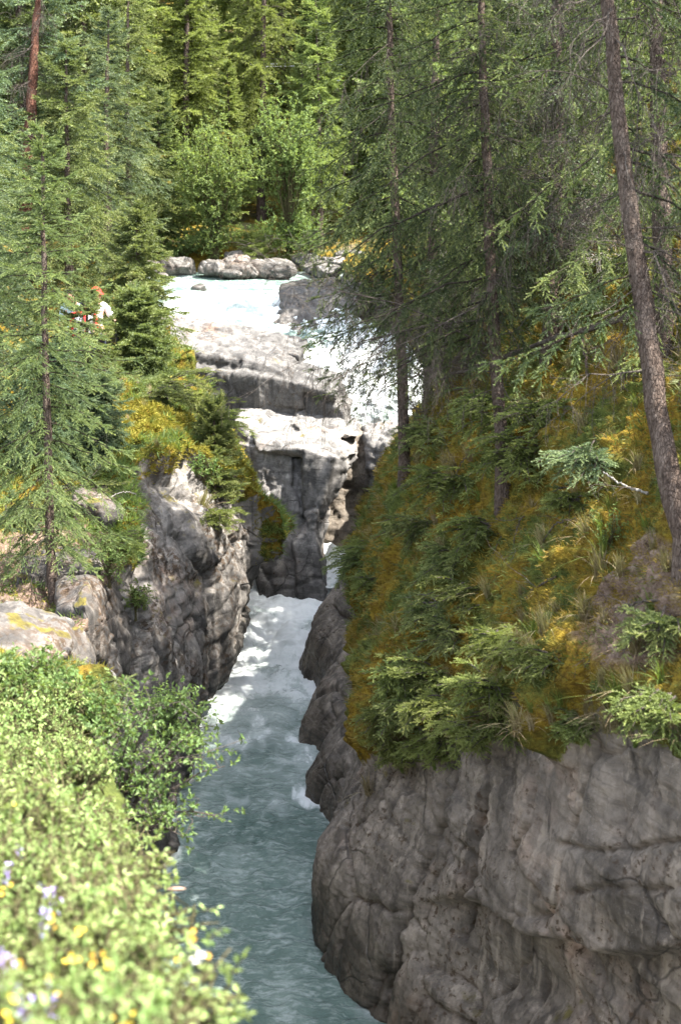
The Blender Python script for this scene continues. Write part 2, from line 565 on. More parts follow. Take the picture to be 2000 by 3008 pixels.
M['cliff'] = rock_material('cliff_rock_and_moss', True, 0.64, (1.13, 0.99, 0.82), wet_z=-8.0, spots=0.63, earth=1.1)
M['cliff_l'] = rock_material('pale_cliff_and_moss', True, 0.6, (1.03, 0.985, 0.93), wet_z=-8.05, spots=0.56, moss=-0.06)
M['rock'] = rock_material('pale_limestone', False, 0.64, (1.0, 0.985, 0.965), wet_z=-7.6, spots=0.66, moss=0.065)
M['shelf'] = rock_material('mossy_layered_rock', False, 0.36, (1.05, 0.985, 0.92), spots=0.54, moss=-0.06)  # rock tone darkened to stand in for the young spruce's shade
M['ledge'] = rock_material('dark_stained_limestone', False, 0.5, (1.0, 0.985, 0.965), spots=0.64, moss=0.05)
M['boulder'] = rock_material('river_boulders', False, 0.62, (1.0, 0.975, 0.93), spots=0.62, moss=0.06, wet_z=-3.45)


def water_material():
    m, t = nt_new('glacial_water')
    k = N(t)
    g = k.n('ShaderNodeNewGeometry').outputs['Position']
    foam = k.attr('foam')
    streak = k.noise(4.5, k.mapv(g, (1.0, 0.5, 1.0)), 7, 0.68, 1.0)
    fine = k.noise(20, g, 5, 0.7)
    f = k.math('ADD', foam, k.math('MULTIPLY', k.math('SUBTRACT', streak, 0.5), 1.5))
    f = k.math('ADD', f, k.math('MULTIPLY', k.math('SUBTRACT', fine, 0.5), 0.5))
    f = k.rng(f, 0.28, 0.95)
    sw = k.noise(1.3, k.mapv(g, (1, 0.5, 1)), 4, 0.6, 0.6)
    deep = k.ramp(sw, [(0.35, (0.08, 0.134, 0.112)), (0.55, (0.135, 0.196, 0.168)), (0.7, (0.185, 0.25, 0.217))])
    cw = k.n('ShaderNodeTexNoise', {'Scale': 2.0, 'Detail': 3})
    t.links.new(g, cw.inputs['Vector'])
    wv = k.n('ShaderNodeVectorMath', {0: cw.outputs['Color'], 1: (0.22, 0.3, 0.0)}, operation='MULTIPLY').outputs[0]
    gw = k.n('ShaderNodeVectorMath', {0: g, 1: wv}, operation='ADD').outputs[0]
    crest_glint = k.noise(8.5, k.mapv(gw, (0.5, 1.25, 1.0)), 5, 0.68, 0.2)
    crest_glint2 = k.noise(19, k.mapv(gw, (0.5, 1.2, 1.0)), 4, 0.65, 0.2)
    cf = k.math('ADD', k.math('MULTIPLY', crest_glint, 0.65), k.math('MULTIPLY', crest_glint2, 0.35))
    deep = k.mix(k.rng(k.math('ADD', cf, k.math('MULTIPLY', k.math('SUBTRACT', sw, 0.5), 0.25)), 0.46, 0.66, 0, 0.75), deep, (0.41, 0.475, 0.445))  # pale patches paint sky reflections into the water colour
    milky = k.mix(k.rng(foam, 0.02, 0.5), deep, (0.42, 0.48, 0.455))
    col = k.mix(f, milky, (0.66, 0.69, 0.68))
    chop = cf
    b = k.bump(k.math('ADD', chop, k.math('MULTIPLY', fine, 0.45)), k.rng(f, 0, 0.8, 0.9, 0.25), 0.08)
    k.out(k.pbsdf(col, k.rng(f, 0, 1, 0.06, 0.7), 0.8, b, IOR=1.33))
    return m


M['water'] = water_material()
# ------------------------------------------------------------------ terrain
def hermite(x, y, xq):
    """Catmull-Rom style interpolation of y (N,...) over increasing x"""
    x = np.asarray(x, float)
    y = np.asarray(y, float)
    sl = np.diff(y, axis=0) / np.diff(x).reshape((-1,) + (1,) * (y.ndim - 1))
    mt = np.empty_like(y)
    mt[0], mt[-1] = sl[0], sl[-1]
    w = np.diff(x)
    ww = (w[1:] / (w[1:] + w[:-1])).reshape((-1,) + (1,) * (y.ndim - 1))
    mt[1:-1] = 0.85 * (sl[:-1] * ww + sl[1:] * (1 - ww))
    j = np.clip(np.searchsorted(x, xq, side='right') - 1, 0, len(x) - 2)
    h = (x[j + 1] - x[j])
    t = (xq - x[j]) / h
    sh = (-1,) + (1,) * (y.ndim - 1)
    t, h = t.reshape(sh), h.reshape(sh)
    return ((2 * t**3 - 3 * t**2 + 1) * y[j] + (t**3 - 2 * t**2 + t) * h * mt[j]
            + (-2 * t**3 + 3 * t**2) * y[j + 1] + (t**3 - t**2) * h * mt[j + 1])


def loft(sections, ns, nm, pw=None):
    """sections: [(depth, [(u, v), ...])]; returns grid (ns, nm, 3) of points and the two parameters"""
    ds = np.array([s[0] for s in sections], float)
    pts = np.array([[P(u, v, s[0]) for (u, v) in s[1]] for s in sections])      # (S, K, 3)
    K = pts.shape[1]
    dq = np.interp(np.linspace(0, 1, ns), np.linspace(0, 1, len(pw)), pw) if pw is not None else np.linspace(ds[0], ds[-1], ns)
    a = hermite(ds, pts, dq)
    kq = np.linspace(0, K - 1, nm)
    b = hermite(np.arange(K), np.swapaxes(a, 0, 1), kq)
    return np.swapaxes(b, 0, 1), dq, kq


def grid_normals(g):
    du = np.gradient(g, axis=0)
    dv = np.gradient(g, axis=1)
    return unit(np.cross(du, dv))


def grid_faces(ns, nm, flip=False):
    i = np.arange(ns - 1)[:, None] * nm
    j = np.arange(nm - 1)[None, :]
    q = np.stack([i + j, i + j + 1, i + nm + j + 1, i + nm + j], -1).reshape(-1, 4)
    return q if flip else q[:, ::-1]


def rock_disp(p, big=1.0, strata=1.0, seed=0, fac=1.0, det=1.0):
    q = p + 0.22 * np.stack([fbm(p * 0.9, 3, seed + 1), fbm(p * 0.9, 3, seed + 2), fbm(p * 0.9, 3, seed + 3)], -1)
    d = 0.30 * big * fbm(q * np.array([0.7, 0.7, 0.4]), 3, seed + 5)
    f1, f2, c, tl = voro(q * np.array([0.85, 0.85, 0.55]), seed + 6, True)
    e = f2 - f1
    d += big * (0.30 * fac * tl + 0.16 * (c - 0.5)) - 0.08 * np.exp(-e / 0.03)
    f1, f2, c, tl = voro(q * np.array([2.3, 2.3, 1.3]) + 5, seed + 7, True)
    d += det * (0.13 * fac * tl + 0.055 * (c - 0.5)) - 0.03 * det * np.exp(-(f2 - f1) / 0.05) * (fbm(p * 0.8, 2, seed + 30) > -0.1)
    f1, f2, c, tl = voro(p * np.array([6.5, 6.5, 4.5]), seed + 27, True)
    d += 0.035 * det * min(1, fac * 1.4) * tl
    a = (0.8 * q[:, 0] + 0.6 * q[:, 1]) / 0.55
    d += 0.10 * big * (lay(a, seed + 33) - 0.5) + 0.035 * det * (lay(a * 3.7 + 0.3 * q[:, 2], seed + 34) - 0.5)
    s = (q[:, 2] + 0.16 * q[:, 0] - 0.1 * q[:, 1]) / 0.34
    d += strata * (0.12 * (lay(s, seed + 8) - 0.5) + 0.05 * (lay(s * 3.1, seed + 9) - 0.5)) * (0.25 + sstep(-0.25, 0.35, fbm(p * 0.6, 2, seed + 20)))
    d += 0.05 * det * ridged(p * np.array([2.6, 2.6, 0.6]), 4, seed + 10)
    d += (0.012 + 0.018 * det) * fbm(p * 5.5, 4, seed + 11) + 0.016 * fbm(p * 17, 3, seed + 12)
    return d


def soil_disp(p, seed=0):
    d = 0.2 * fbm(p * 0.8, 3, seed) + 0.2 * np.abs(fbm(p * 1.7, 3, seed + 1)) * 1.6
    d += 0.09 * (1 - np.abs(fbm(p * 3.2, 3, seed + 2)) * 2) + 0.045 * fbm(p * 9, 4, seed + 3) + 0.02 * fbm(p * 27, 2, seed + 4)
    return d


SURF = []       # grids on which things are planted: (points, normals, soil)


def seg_dist(u, v, line):
    """distance to a polyline, and whether the point lies below it"""
    best = np.full(len(u), 1e9)
    for (a, b), (c, d) in zip(line[:-1], line[1:]):
        t = np.clip(((u - a) * (c - a) + (v - b) * (d - b)) / ((c - a) ** 2 + (d - b) ** 2), 0, 1)
        best = np.minimum(best, np.hypot(u - a - t * (c - a), v - b - t * (d - b)))
    return best


def right_wall_relief(p, kk):
    """joints, the undercut and the hollows of the near right wall"""
    u, v, d = project(p)
    w = 14 * fbm(p * 3, 3, 91)
    m = (d < 16.5) & (d > 7.5)
    o = np.zeros(len(p))
    for line, dep, wid in (([(1340, 2200), (1290, 2420), (1225, 2560), (1180, 2720), (1130, 2880), (1110, 3100)], 0.20, 11),
                           ([(1440, 2200), (1400, 2400), (1375, 2550), (1290, 2740)], 0.10, 9),
                           ([(1560, 2250), (1545, 2420), (1500, 2520)], 0.07, 8), ([(1640, 2480), (1800, 2500), (2050, 2470)], 0.08, 8),
                           ([(1700, 2620), (1850, 2600), (2050, 2610)], 0.06, 8), ([(1010, 2420), (1040, 2600), (1000, 2780)], 0.08, 8)):
        q = seg_dist(u + w, v + w, line)
        o -= dep * np.exp(-(q / wid) ** 2)
    low = np.interp(u, [1150, 1380, 1500, 1700, 1850, 2100], [2640, 2630, 2720, 2770, 2800, 2740])
    o -= 0.20 * sstep(0, 26, v + 2 * w - low) * sstep(1180, 1330, u)
    o -= 0.16 * np.exp(-(((u - 1480) / 190) ** 2 + ((v - 2900 - 0.3 * (u - 1480)) / 80) ** 2))
    o += 0.10 * np.exp(-(((u - 1800) / 160) ** 2 + ((v - 2560) / 130) ** 2))
    o -= 0.12 * np.exp(-(((u - 1250) / 60) ** 2 + ((v - 2500) / 120) ** 2))
    o += 0.035 * fbm(p * 13, 4, 92) * sstep(2.2, 2.8, kk) + 0.03 * (lay(p[:, 2] / 0.16 + fbm(p * 0.8, 2, 93), 94) - 0.5) * sstep(1650, 1900, u)
    return o * m


def bank(name, sections, ns, nm, pw, rim, mat, flip, rock_scale, seed, dryfun=None, cliff_soft=0.55, fac=1.0, strata=1.0, det=1.0, relief=None, rag=1.0):
    g, dq, kq = loft(sections, ns, nm, pw)
    n = grid_normals(g)
    if flip:
        n = -n
    p = g.reshape(-1, 3)
    kk = np.broadcast_to(kq[None, :], (ns, nm)).reshape(-1)
    nz = n.reshape(-1, 3)[:, 2]
    rm = np.repeat(rim(dq), nm) if callable(rim) else rim
    edge = kk - rm + 0.5 * fbm(p * 0.9, 4, seed + 40) + 0.28 * rag * fbm(p * 3.0, 3, seed + 41)
    soil = sstep(-0.14, 0.16, edge)
    d = rock_disp(p, rock_scale, strata, seed, fac, det) * (1 - soil) + soil * (soil_disp(p, seed + 60) + 0.2 * sstep(0.0, 0.2, edge) * (1 - sstep(0.2, 0.7, edge)))
    if relief is not None:
        d = d + relief(p, kk) * (1 - soil)
    dist = project(p)[2]
    d *= np.where(p[:, 0] < 0.9, np.clip((dist - 1.0) / 11.0, 0.08, 1), 1.0)
    nn = n.reshape(-1, 3).copy()
    p2 = p + nn * d[:, None]
    g2 = p2.reshape(ns, nm, 3)
    n2 = grid_normals(g2) * (-1 if flip else 1)
    # bare stone shows through the turf where it is steep
    st = sstep(0.25, 0.02, n2.reshape(-1, 3)[:, 2] + 0.25 * fbm(p * 1.5, 3, seed + 44))
    soil = soil * (1 - cliff_soft * st)
    dry = np.zeros(len(p)) if dryfun is None else dryfun(p2)
    me = np_mesh(name, p2, grid_faces(ns, nm, flip), {'soil': soil, 'dry': dry}, True, [mat])
    o = obj(name, me)
    o['kind'] = 'structure'
    SURF.append((p2, n2.reshape(-1, 3), soil))
    return o


# right bank: under water, waterline, mid cliff, rim, slope x4
RB = [
    (7.0,  [(2900, 7500), (2900, 5570), (2760, 3500), (2700, 2300), (2850, 1900), (3150, 1450), (3700, 900), (5200, -200)]),
    (8.2,  [(2500, 6500), (2480, 4800), (2420, 3300), (2330, 2260), (2440, 1880), (2700, 1440), (3200, 900), (4600, -200)]),
    (9.5,  [(2020, 5600), (2020, 4200), (2030, 3050), (1980, 2215), (2080, 1850), (2330, 1420), (2780, 900), (4000, -150)]),
    (11.0, [(1500, 4700), (1500, 3677), (1610, 2900), (1650, 2120), (1840, 1720), (2090, 1340), (2450, 880), (3500, -100)]),
    (12.5, [(1250, 4000), (1250, 3280), (1335, 2760), (1415, 2205), (1590, 1780), (1830, 1350), (2150, 900), (3000, -50)]),
    (13.8, [(1100, 3600), (1095, 3006), (1150, 2640), (1255, 2265), (1370, 1880), (1580, 1420), (1900, 900), (2650, 0)]),
    (15.0, [(930, 3200), (925, 2794), (945, 2520), (1062, 2310), (1180, 1950), (1385, 1470), (1720, 930), (2450, 50)]),
    (16.2, [(955, 2950), (955, 2614), (970, 2400), (1070, 2230), (1140, 1930), (1300, 1470), (1600, 950), (2300, 100)]),
    (17.4, [(1015, 2750), (1010, 2459), (1020, 2330), (1080, 2130), (1115, 1880), (1225, 1440), (1500, 980), (2150, 150)]),
    (18.6, [(895, 2600), (898, 2324), (940, 2190), (1065, 2010), (1105, 1800), (1200, 1410), (1440, 1000), (2050, 200)]),
    (19.4, [(970, 2500), (968, 2243), (985, 2130), (1070, 1950), (1105, 1760), (1190, 1390), (1400, 1010), (2000, 230)]),
    (20.2, [(860, 2400), (866, 2169), (915, 2050), (1062, 1900), (1100, 1730), (1180, 1380), (1400, 1070), (1950, 380)]),
    (21.3, [(955, 2300), (952, 2076), (975, 1960), (1078, 1820), (1110, 1690), (1175, 1370), (1400, 1090), (1900, 450)]),
    (22.6, [(875, 2200), (882, 1978), (925, 1820), (1020, 1705), (1095, 1640), (1170, 1360), (1390, 1100), (1900, 520)]),
    (24.0, [(985, 2050), (985, 1884), (1005, 1760), (1055, 1665), (1105, 1590), (1175, 1340), (1380, 1100), (1850, 560)]),
    (26.0, [(1080, 1950), (1080, 1767), (1095, 1600), (1110, 1500), (1135, 1430), (1200, 1280), (1370, 1080), (1800, 560)]),
    (28.0, [(1280, 1800), (1275, 1666), (1270, 1420), (1265, 1250), (1290, 1160), (1350, 1060), (1440, 920), (1720, 480)]),
    (30.0, [(1210, 1200), (1200, 1050), (1190, 1000), (1190, 960), (1220, 930), (1300, 880), (1430, 790), (1700, 500)]),
    (34.0, [(1060, 1000), (1040, 880), (1020, 850), (1030, 825), (1090, 805), (1250, 760), (1420, 690), (1700, 500)]),
    (40.0, [(1060, 900), (1050, 790), (1050, 775), (1060, 765), (1110, 750), (1250, 720), (1420, 660), (1750, 480)]),
]
bank('right_bank_terrain', RB, 820, 560, [7, 9.2, 10.6, 12, 13.2, 14.4, 15.6, 17, 18.4, 20, 22, 24.5, 30, 40], lambda d: np.interp(d, [11, 13, 14.6, 15.6, 22.6, 24, 28], [3.0, 3.1, 3.2, 3.75, 3.7, 3.3, 3.1]), M['cliff'], True, 0.42, 3, fac=0.2, strata=0.5, det=0.35, cliff_soft=0.2, rag=0.35, relief=right_wall_relief,
     dryfun=lambda p: 0.72 * sstep(1.1, 0.5, np.linalg.norm((p - P(1870, 1760, 10.4)) * np.array([0.8, 0.8, 1.6]), axis=1)))

# left bank: under water, waterline, mid cliff, rim, plateau x4
LB = [
    (1.4,  [(1500, 19000), (1500, 12000), (1100, 9000), (500, 5300), (0, 5000), (-600, 4800), (-1700, 4600), (-5200, 4200)]),
    (2.4,  [(1150, 16000), (1100, 11000), (850, 6500), (560, 3760), (150, 3520), (-400, 3400), (-1200, 3260), (-4500, 3000)]),
    (3.3,  [(950, 12500), (900, 9000), (720, 5000), (500, 3260), (180, 3080), (-250, 2960), (-1000, 2840), (-4000, 2600)]),
    (4.3,  [(740, 9800), (720, 7600), (610, 4300), (410, 2960), (150, 2790), (-230, 2670), (-900, 2540), (-3600, 2300)]),
    (5.5,  [(640, 7800), (620, 6200), (530, 3700), (370, 2760), (130, 2560), (-230, 2410), (-900, 2290), (-3200, 2080)]),
    (7.0,  [(540, 6500), (520, 5200), (470, 3350), (315, 2560), (90, 2360), (-220, 2230), (-900, 2110), (-2900, 1930)]),
    (9.0,  [(440, 5200), (430, 4413), (400, 3100), (250, 2370), (70, 2180), (-210, 2070), (-900, 1970), (-2500, 1830)]),
    (11.0, [(380, 4300), (370, 3677), (340, 2800), (240, 2180), (60, 2030), (-150, 1970), (-800, 1880), (-2300, 1780)]),
    (13.0, [(310, 3650), (305, 3168), (290, 2560), (215, 2070), (90, 1965), (-60, 1920), (-600, 1850), (-2000, 1740)]),
    (14.5, [(330, 3300), (335, 2878), (330, 2380), (262, 1975), (170, 1885), (60, 1850), (-250, 1800), (-1800, 1700)]),
    (15.4, [(365, 3100), (370, 2731), (365, 2280), (345, 1905), (250, 1820), (110, 1790), (-250, 1745), (-1700, 1660)]),
    (16.2, [(410, 2950), (410, 2614), (385, 2200), (350, 1960), (290, 1790), (150, 1730), (-200, 1690), (-1600, 1610)]),
    (17.5, [(475, 2750), (475, 2447), (500, 2120), (470, 1840), (380, 1700), (270, 1640), (-100, 1590), (-1500, 1530)]),
    (18.4, [(490, 2600), (490, 2345), (505, 2100), (462, 1760), (400, 1610), (300, 1560), (-50, 1510), (-1450, 1460)]),
    (19.3, [(530, 2480), (535, 2252), (560, 2040), (545, 1650), (470, 1500), (370, 1440), (0, 1400), (-1400, 1360)]),
    (20.6, [(580, 2350), (585, 2134), (640, 1960), (650, 1590), (560, 1430), (450, 1330), (100, 1290), (-1350, 1250)]),
    (21.8, [(610, 2230), (622, 2036), (690, 1850), (762, 1570), (650, 1420), (500, 1280), (200, 1225), (-1300, 1180)]),
    (23.0, [(640, 2130), (655, 1949), (712, 1760), (778, 1540), (690, 1385), (520, 1240), (250, 1160), (-1250, 1110)]),
    (24.2, [(680, 2050), (690, 1871), (712, 1700), (748, 1580), (690, 1390), (540, 1220), (280, 1120), (-1200, 1075)]),
    (26.0, [(690, 1950), (690, 1767), (690, 1600), (670, 1400), (640, 1290), (520, 1190), (280, 1085), (-1200, 1040)]),
    (28.0, [(640, 1500), (630, 1350), (600, 1230), (570, 1140), (520, 1090), (430, 1070), (250, 1040), (-1200, 1010)]),
    (30.0, [(470, 1100), (460, 960), (440, 950), (420, 945), (380, 940), (300, 960), (150, 960), (-1200, 960)]),
    (33.0, [(430, 1000), (415, 885), (400, 860), (390, 850), (350, 850), (270, 870), (100, 880), (-1200, 880)]),
    (37.0, [(410, 950), (400, 805), (390, 790), (380, 785), (340, 785), (260, 790), (80, 800), (-1200, 800)]),
]


def dry_left(p):
    u, v, d = project(p)
    a = 1.3 * np.exp(-(((u - 60) / 260) ** 2 + ((v - 1800) / 130) ** 2)) * sstep(11.5, 13, d)
    b = np.exp(-(((u - 200) / 260) ** 2 + ((v - 1600) / 130) ** 2)) * sstep(13, 15, d)
    c = np.exp(-(((u - 230) / 160) ** 2 + ((v - 1100) / 60) ** 2)) * sstep(22, 24, d)
    return np.where(d < 11.3, -1.0, np.clip(1.1 * a + 0.8 * b + 1.2 * c, 0, 1))


bank('left_bank_terrain', LB, 700, 420, [1.4, 3.5, 6, 9, 12, 14, 15.2, 16.4, 17.6, 18.8, 20, 21.2, 22.4, 24, 28, 37], lambda d: np.interp(d, [12, 14, 15, 17.5, 18.5, 19.6, 20.8, 21.4, 21.9, 23.5, 26], [3.1, 3.3, 4.1, 4.2, 4.3, 4.7, 4.6, 3.7, 2.85, 2.75, 3.3]), M['cliff_l'], False, 0.8, 31, fac=0.4, dryfun=dry_left)


def far_ground():
    x = np.concatenate([np.linspace(-90, -14, 40), np.linspace(-13.5, 13, 110), np.linspace(14, 110, 50)])
    y = np.concatenate([np.linspace(24, 48, 100), np.linspace(49, 110, 60), np.linspace(113, 420, 50)])
    X, Y = np.meshgrid(x, y, indexing='ij')
    p = np.stack([X, Y, 0 * X], -1).reshape(-1, 3)
    z = -3.25 + 0.03 * (p[:, 1] - 38) + 0.25 * sstep(40, 70, p[:, 1]) * (p[:, 1] - 40) * 0.9
    z += 0.22 * np.maximum(p[:, 0] - 6, 0) * sstep(26, 40, p[:, 1]) + 0.10 * np.maximum(-p[:, 0] - 12, 0)
    z += 0.5 * fbm(p * 0.25, 4, 5) + 0.12 * fbm(p * 1.3, 3, 6)
    # bed of the river and everything this side of the far shore lies lower
    inriv = sstep(37.6, 35.2, p[:, 1] + 0.5 * fbm(p * 0.8, 2, 9)) * sstep(-9.5, -6.0, p[:, 0]) * sstep(5.5, 2.5, p[:, 0])
    z = z * (1 - inriv) + inriv * -6.5
    low = sstep(36, 30, p[:, 1])
    z -= low * 1.6 + 8 * sstep(31.5, 27.5, p[:, 1])
    p[:, 2] = z
    soil = np.ones(len(p))
    me = np_mesh('ground', p, grid_faces(len(x), len(y)), {'soil': soil, 'dry': 0.35 + 0.3 * fbm(p * 0.4, 3, 3)}, True, [M['cliff_l']])
    o = obj('ground', me)
    o['kind'] = 'structure'
    g = p.reshape(len(x), len(y), 3)
    SURF.append((p, np.tile([0, 0, 1.0], (len(p), 1)), soil))
    return x, y, z.reshape(len(x), len(y))


GX, GY, GZ = far_ground()


def ground_z(x, y):
    i = int(np.clip(np.searchsorted(GX, x) - 1, 0, len(GX) - 2))
    j = int(np.clip(np.searchsorted(GY, y) - 1, 0, len(GY) - 2))
    a = (x - GX[i]) / (GX[i + 1] - GX[i])
    b = (y - GY[j]) / (GY[j + 1] - GY[j])
    return float(GZ[i, j] * (1 - a) * (1 - b) + GZ[i + 1, j] * a * (1 - b) + GZ[i, j + 1] * (1 - a) * b + GZ[i + 1, j + 1] * a * b)


_SP = np.concatenate([s[0] for s in SURF])
_SN = np.concatenate([s[1] for s in SURF])
_SS = np.concatenate([s[2] for s in SURF])
_SU, _SV, _SD = project(_SP)
_SU = np.where(_SD > 0.8, _SU, 1e6)


def at(u, v, dmin=0.0, dmax=99.0, tol=22):
    """the terrain point seen at a photo pixel"""
    for k in (1, 2, 4, 9):
        m = np.nonzero((np.abs(_SU - u) < tol * k) & (np.abs(_SV - v) < tol * k) & (_SD > dmin) & (_SD < dmax))[0]
        if len(m):
            break
    else:
        return P(u, v, 0.5 * (dmin + min(dmax, 40))), np.array([0, 0, 1.0])
    d0 = _SD[m].min()
    m = m[_SD[m] < d0 + 0.35]
    e = (_SU[m] - u) ** 2 + (_SV[m] - v) ** 2
    b = m[np.argmin(e)]
    return _SP[b].copy(), _SN[b].copy()


# ------------------------------------------------------------------ rock bodies
def hull_join(blocks):
    bm = bmesh.new()
    for b in blocks:
        vs = [bm.verts.new(tuple(map(float, q))) for q in b]
        r = bmesh.ops.convex_hull(bm, input=vs)
        junk = [e for e in r['geom_interior'] if isinstance(e, bmesh.types.BMVert)]
        if junk:
            bmesh.ops.delete(bm, geom=junk, context='VERTS')
    me = bpy.data.meshes.new('tmp')
    bm.to_mesh(me)
    bm.free()
    return me


def remesh(me, voxel):
    o = link(bpy.data.objects.new('tmp', me))
    mod = o.modifiers.new('r', 'REMESH')
    mod.mode = 'VOXEL'
    mod.voxel_size = voxel
    dg = bpy.context.evaluated_depsgraph_get()
    ev = o.evaluated_get(dg).to_mesh()
    v = np.empty(len(ev.vertices) * 3, np.float32)
    ev.vertices.foreach_get('co', v)
    v = v.reshape(-1, 3)
    n = np.empty(len(ev.vertices) * 3, np.float32)
    ev.vertices.foreach_get('normal', n)
    n = n.reshape(-1, 3)
    tot = np.empty(len(ev.polygons), np.int32)
    ev.polygons.foreach_get('loop_total', tot)
    li = np.empty(len(ev.loops), np.int32)
    ev.loops.foreach_get('vertex_index', li)
    st = np.concatenate([[0], np.cumsum(tot)[:-1]])
    fs = []
    for k in (3, 4):
        s = st[tot == k]
        if len(s):
            fs.append(np.stack([li[s + q] for q in range(k)], -1))
    bpy.data.objects.remove(o)
    bpy.data.meshes.remove(me)
    return v, n, fs


def smooth_n(v, n, fs, it=2):
    for _ in range(it):
        acc = n.copy()
        for f in fs:
            m = n[f].mean(1)
            for q in range(f.shape[1]):
                np.add.at(acc, f[:, q], m)
        n = unit(acc)
    return n


def rock_thing(name, blocks, voxel, label, cat='rock', mat=None, big=0.4, strata=1.0, seed=0, amp=1.0, round_=0, group=None, fac=0.4):
    v, n, fs = remesh(hull_join(blocks), voxel)
    for _ in range(round_):
        acc = np.zeros_like(v); cnt = np.zeros(len(v))
        for f in fs:
            m = v[f].mean(1)
            for q in range(f.shape[1]):
                np.add.at(acc, f[:, q], m); np.add.at(cnt, f[:, q], 1)
        v = acc / cnt[:, None]
    n = smooth_n(v, n, fs, 3)
    c = v.mean(0)
    v = v + n * (amp * rock_disp(v, big, strata, seed, fac))[:, None]
    base = np.array([c[0], c[1], v[:, 2].min()])
    me = np_mesh(name, v - base, fs, None, True, [mat or M['rock']])
    o = obj(name, me, loc=base)
    tag(o, label, cat, group)
    return o


def blk(front, back, dback=None):
    """block from front corner pixels (u, v, d) and the same outline pushed back"""
    pts = [P(*q) for q in front]
    if isinstance(back, (int, float)):
        pts += [P(*q) + np.array([0, back, 0]) for q in front]
    else:
        pts += [P(*q) for q in back]
    return pts
# ------------------------------------------------------------------ rocks in and beside the river
pillar = [
    # left body
    blk([(752, 1330, 26.3), (858, 1345, 26.0), (850, 1560, 25.9), (790, 1600, 25.9), (735, 1470, 26.4)], 1.9),
    blk([(735, 1450, 26.4), (860, 1440, 26.0), (900, 1560, 25.8), (905, 1800, 25.5), (765, 1830, 25.5), (745, 1600, 25.9)], 1.6),
    blk([(730, 1460, 26.1), (790, 1480, 25.8), (800, 1560, 25.75), (745, 1560, 26.0)], 0.8),
    # right upper block with its slanting right face
    blk([(892, 1322, 25.7), (975, 1345, 25.55), (965, 1420, 25.55), (930, 1530, 25.55), (888, 1520, 25.7)], 1.7),
    blk([(965, 1345, 25.6), (1042, 1325, 26.2), (1045, 1345, 26.5), (985, 1450, 26.0), (925, 1560, 25.6), (900, 1540, 25.6), (975, 1345, 25.6)], 0.9),
    blk([(845, 1350, 26.12), (905, 1345, 26.1), (900, 1600, 26.05), (840, 1590, 26.1)], 1.2),
    # foot on the right
    blk([(890, 1540, 25.75), (925, 1545, 25.55), (940, 1620, 25.6), (948, 1700, 25.5), (965, 1800, 25.3), (880, 1820, 25.3), (860, 1600, 25.6)], 1.1),
    blk([(915, 1500, 25.6), (968, 1512, 25.9), (955, 1560, 25.8), (935, 1620, 25.6), (905, 1600, 25.6)], 0.6),
    # top slabs
    blk([(740, 1270, 26.6), (905, 1290, 26.2), (1010, 1318, 26.0), (1052, 1335, 26.2), (960, 1352, 25.7), (880, 1322, 25.75), (760, 1325, 26.2)], 1.3),
    blk([(690, 1240, 27.2), (712, 1222, 27.3), (860, 1232, 27.2), (870, 1275, 26.7), (745, 1300, 26.5), (700, 1330, 26.9)], 1.0),
    blk([(862, 1245, 26.9), (880, 1230, 27.1), (1000, 1238, 27.2), (1065, 1262, 27.2), (1060, 1285, 26.7), (900, 1282, 26.5)], 0.9),
    blk([(700, 1300, 26.7), (760, 1320, 26.3), (760, 1450, 26.3), (720, 1480, 26.5)], 1.2),
]
rock_thing('rock_pillar', pillar, 0.035, 'grey limestone pillar standing between the two foaming chutes', 'rock pillar', big=0.10, strata=1.1, seed=71, amp=0.55, fac=0.3)

wall = [
    blk([(960, 1290, 27.1), (1150, 1270, 27.4), (1165, 1330, 27.2), (1095, 1500, 26.9), (1075, 1600, 26.8), (1030, 1640, 26.75), (960, 1640, 26.8), (930, 1500, 27.1)], 1.3),
]
rock_thing('rock_wall', wall, 0.05, 'shaded rock wall in the recess behind the pillar', 'rock wall', M['cliff'], big=0.3, seed=75, amp=0.8)
nose = [
    blk([(1075, 1285, 26.9), (1160, 1262, 26.9), (1175, 1330, 26.6), (1165, 1390, 26.5), (1110, 1470, 26.6), (1085, 1440, 26.8)], 0.9),
]
rock_thing('rock_block', nose, 0.035, 'pale sunlit rock block leaning out right of the pillar top', 'rock', big=0.2, seed=77, amp=0.8)

def slab_(pts, top, thick, deep=1.5):
    """flat layer: front edge points (u, v, d) of its top, made thick downward and pushed back"""
    q = [P(*x) for x in pts]
    return [a + np.array([0, 0, 0]) for a in q] + [a - np.array([0, 0, thick]) for a in q] + [a + np.array([0.15, deep, top]) for a in q] + [a + np.array([0.15, deep, -thick]) for a in q]


ledge_low = [
    slab_([(540, 1150, 28.25), (700, 1158, 28.05), (885, 1172, 27.8)], 0.1, 0.75),
    slab_([(880, 1160, 27.85), (980, 1172, 27.65), (1012, 1212, 27.5)], 0.1, 0.5, 1.0),
    slab_([(470, 1075, 28.35), (640, 1085, 28.1), (760, 1100, 27.9), (868, 1122, 27.7), (890, 1150, 27.68)], 0.2, 0.36),
    slab_([(840, 1120, 27.75), (900, 1133, 27.6), (985, 1160, 27.45), (975, 1168, 27.6)], 0.25, 0.08, 0.9),
    slab_([(440, 1010, 28.75), (560, 1030, 28.5), (690, 1052, 28.2), (800, 1078, 27.95), (850, 1108, 27.8)], 0.42, 0.34),
    slab_([(430, 1000, 28.9), (450, 1040, 28.6), (480, 1060, 28.5)], 0.3, 1.2),
]
rock_thing('rock_ledge', ledge_low, 0.035, 'broad dark fronted ledge with sunlit top left of the falls', 'rock ledge', M['ledge'], big=0.05, strata=0.5, seed=81, amp=0.55, fac=0.3)
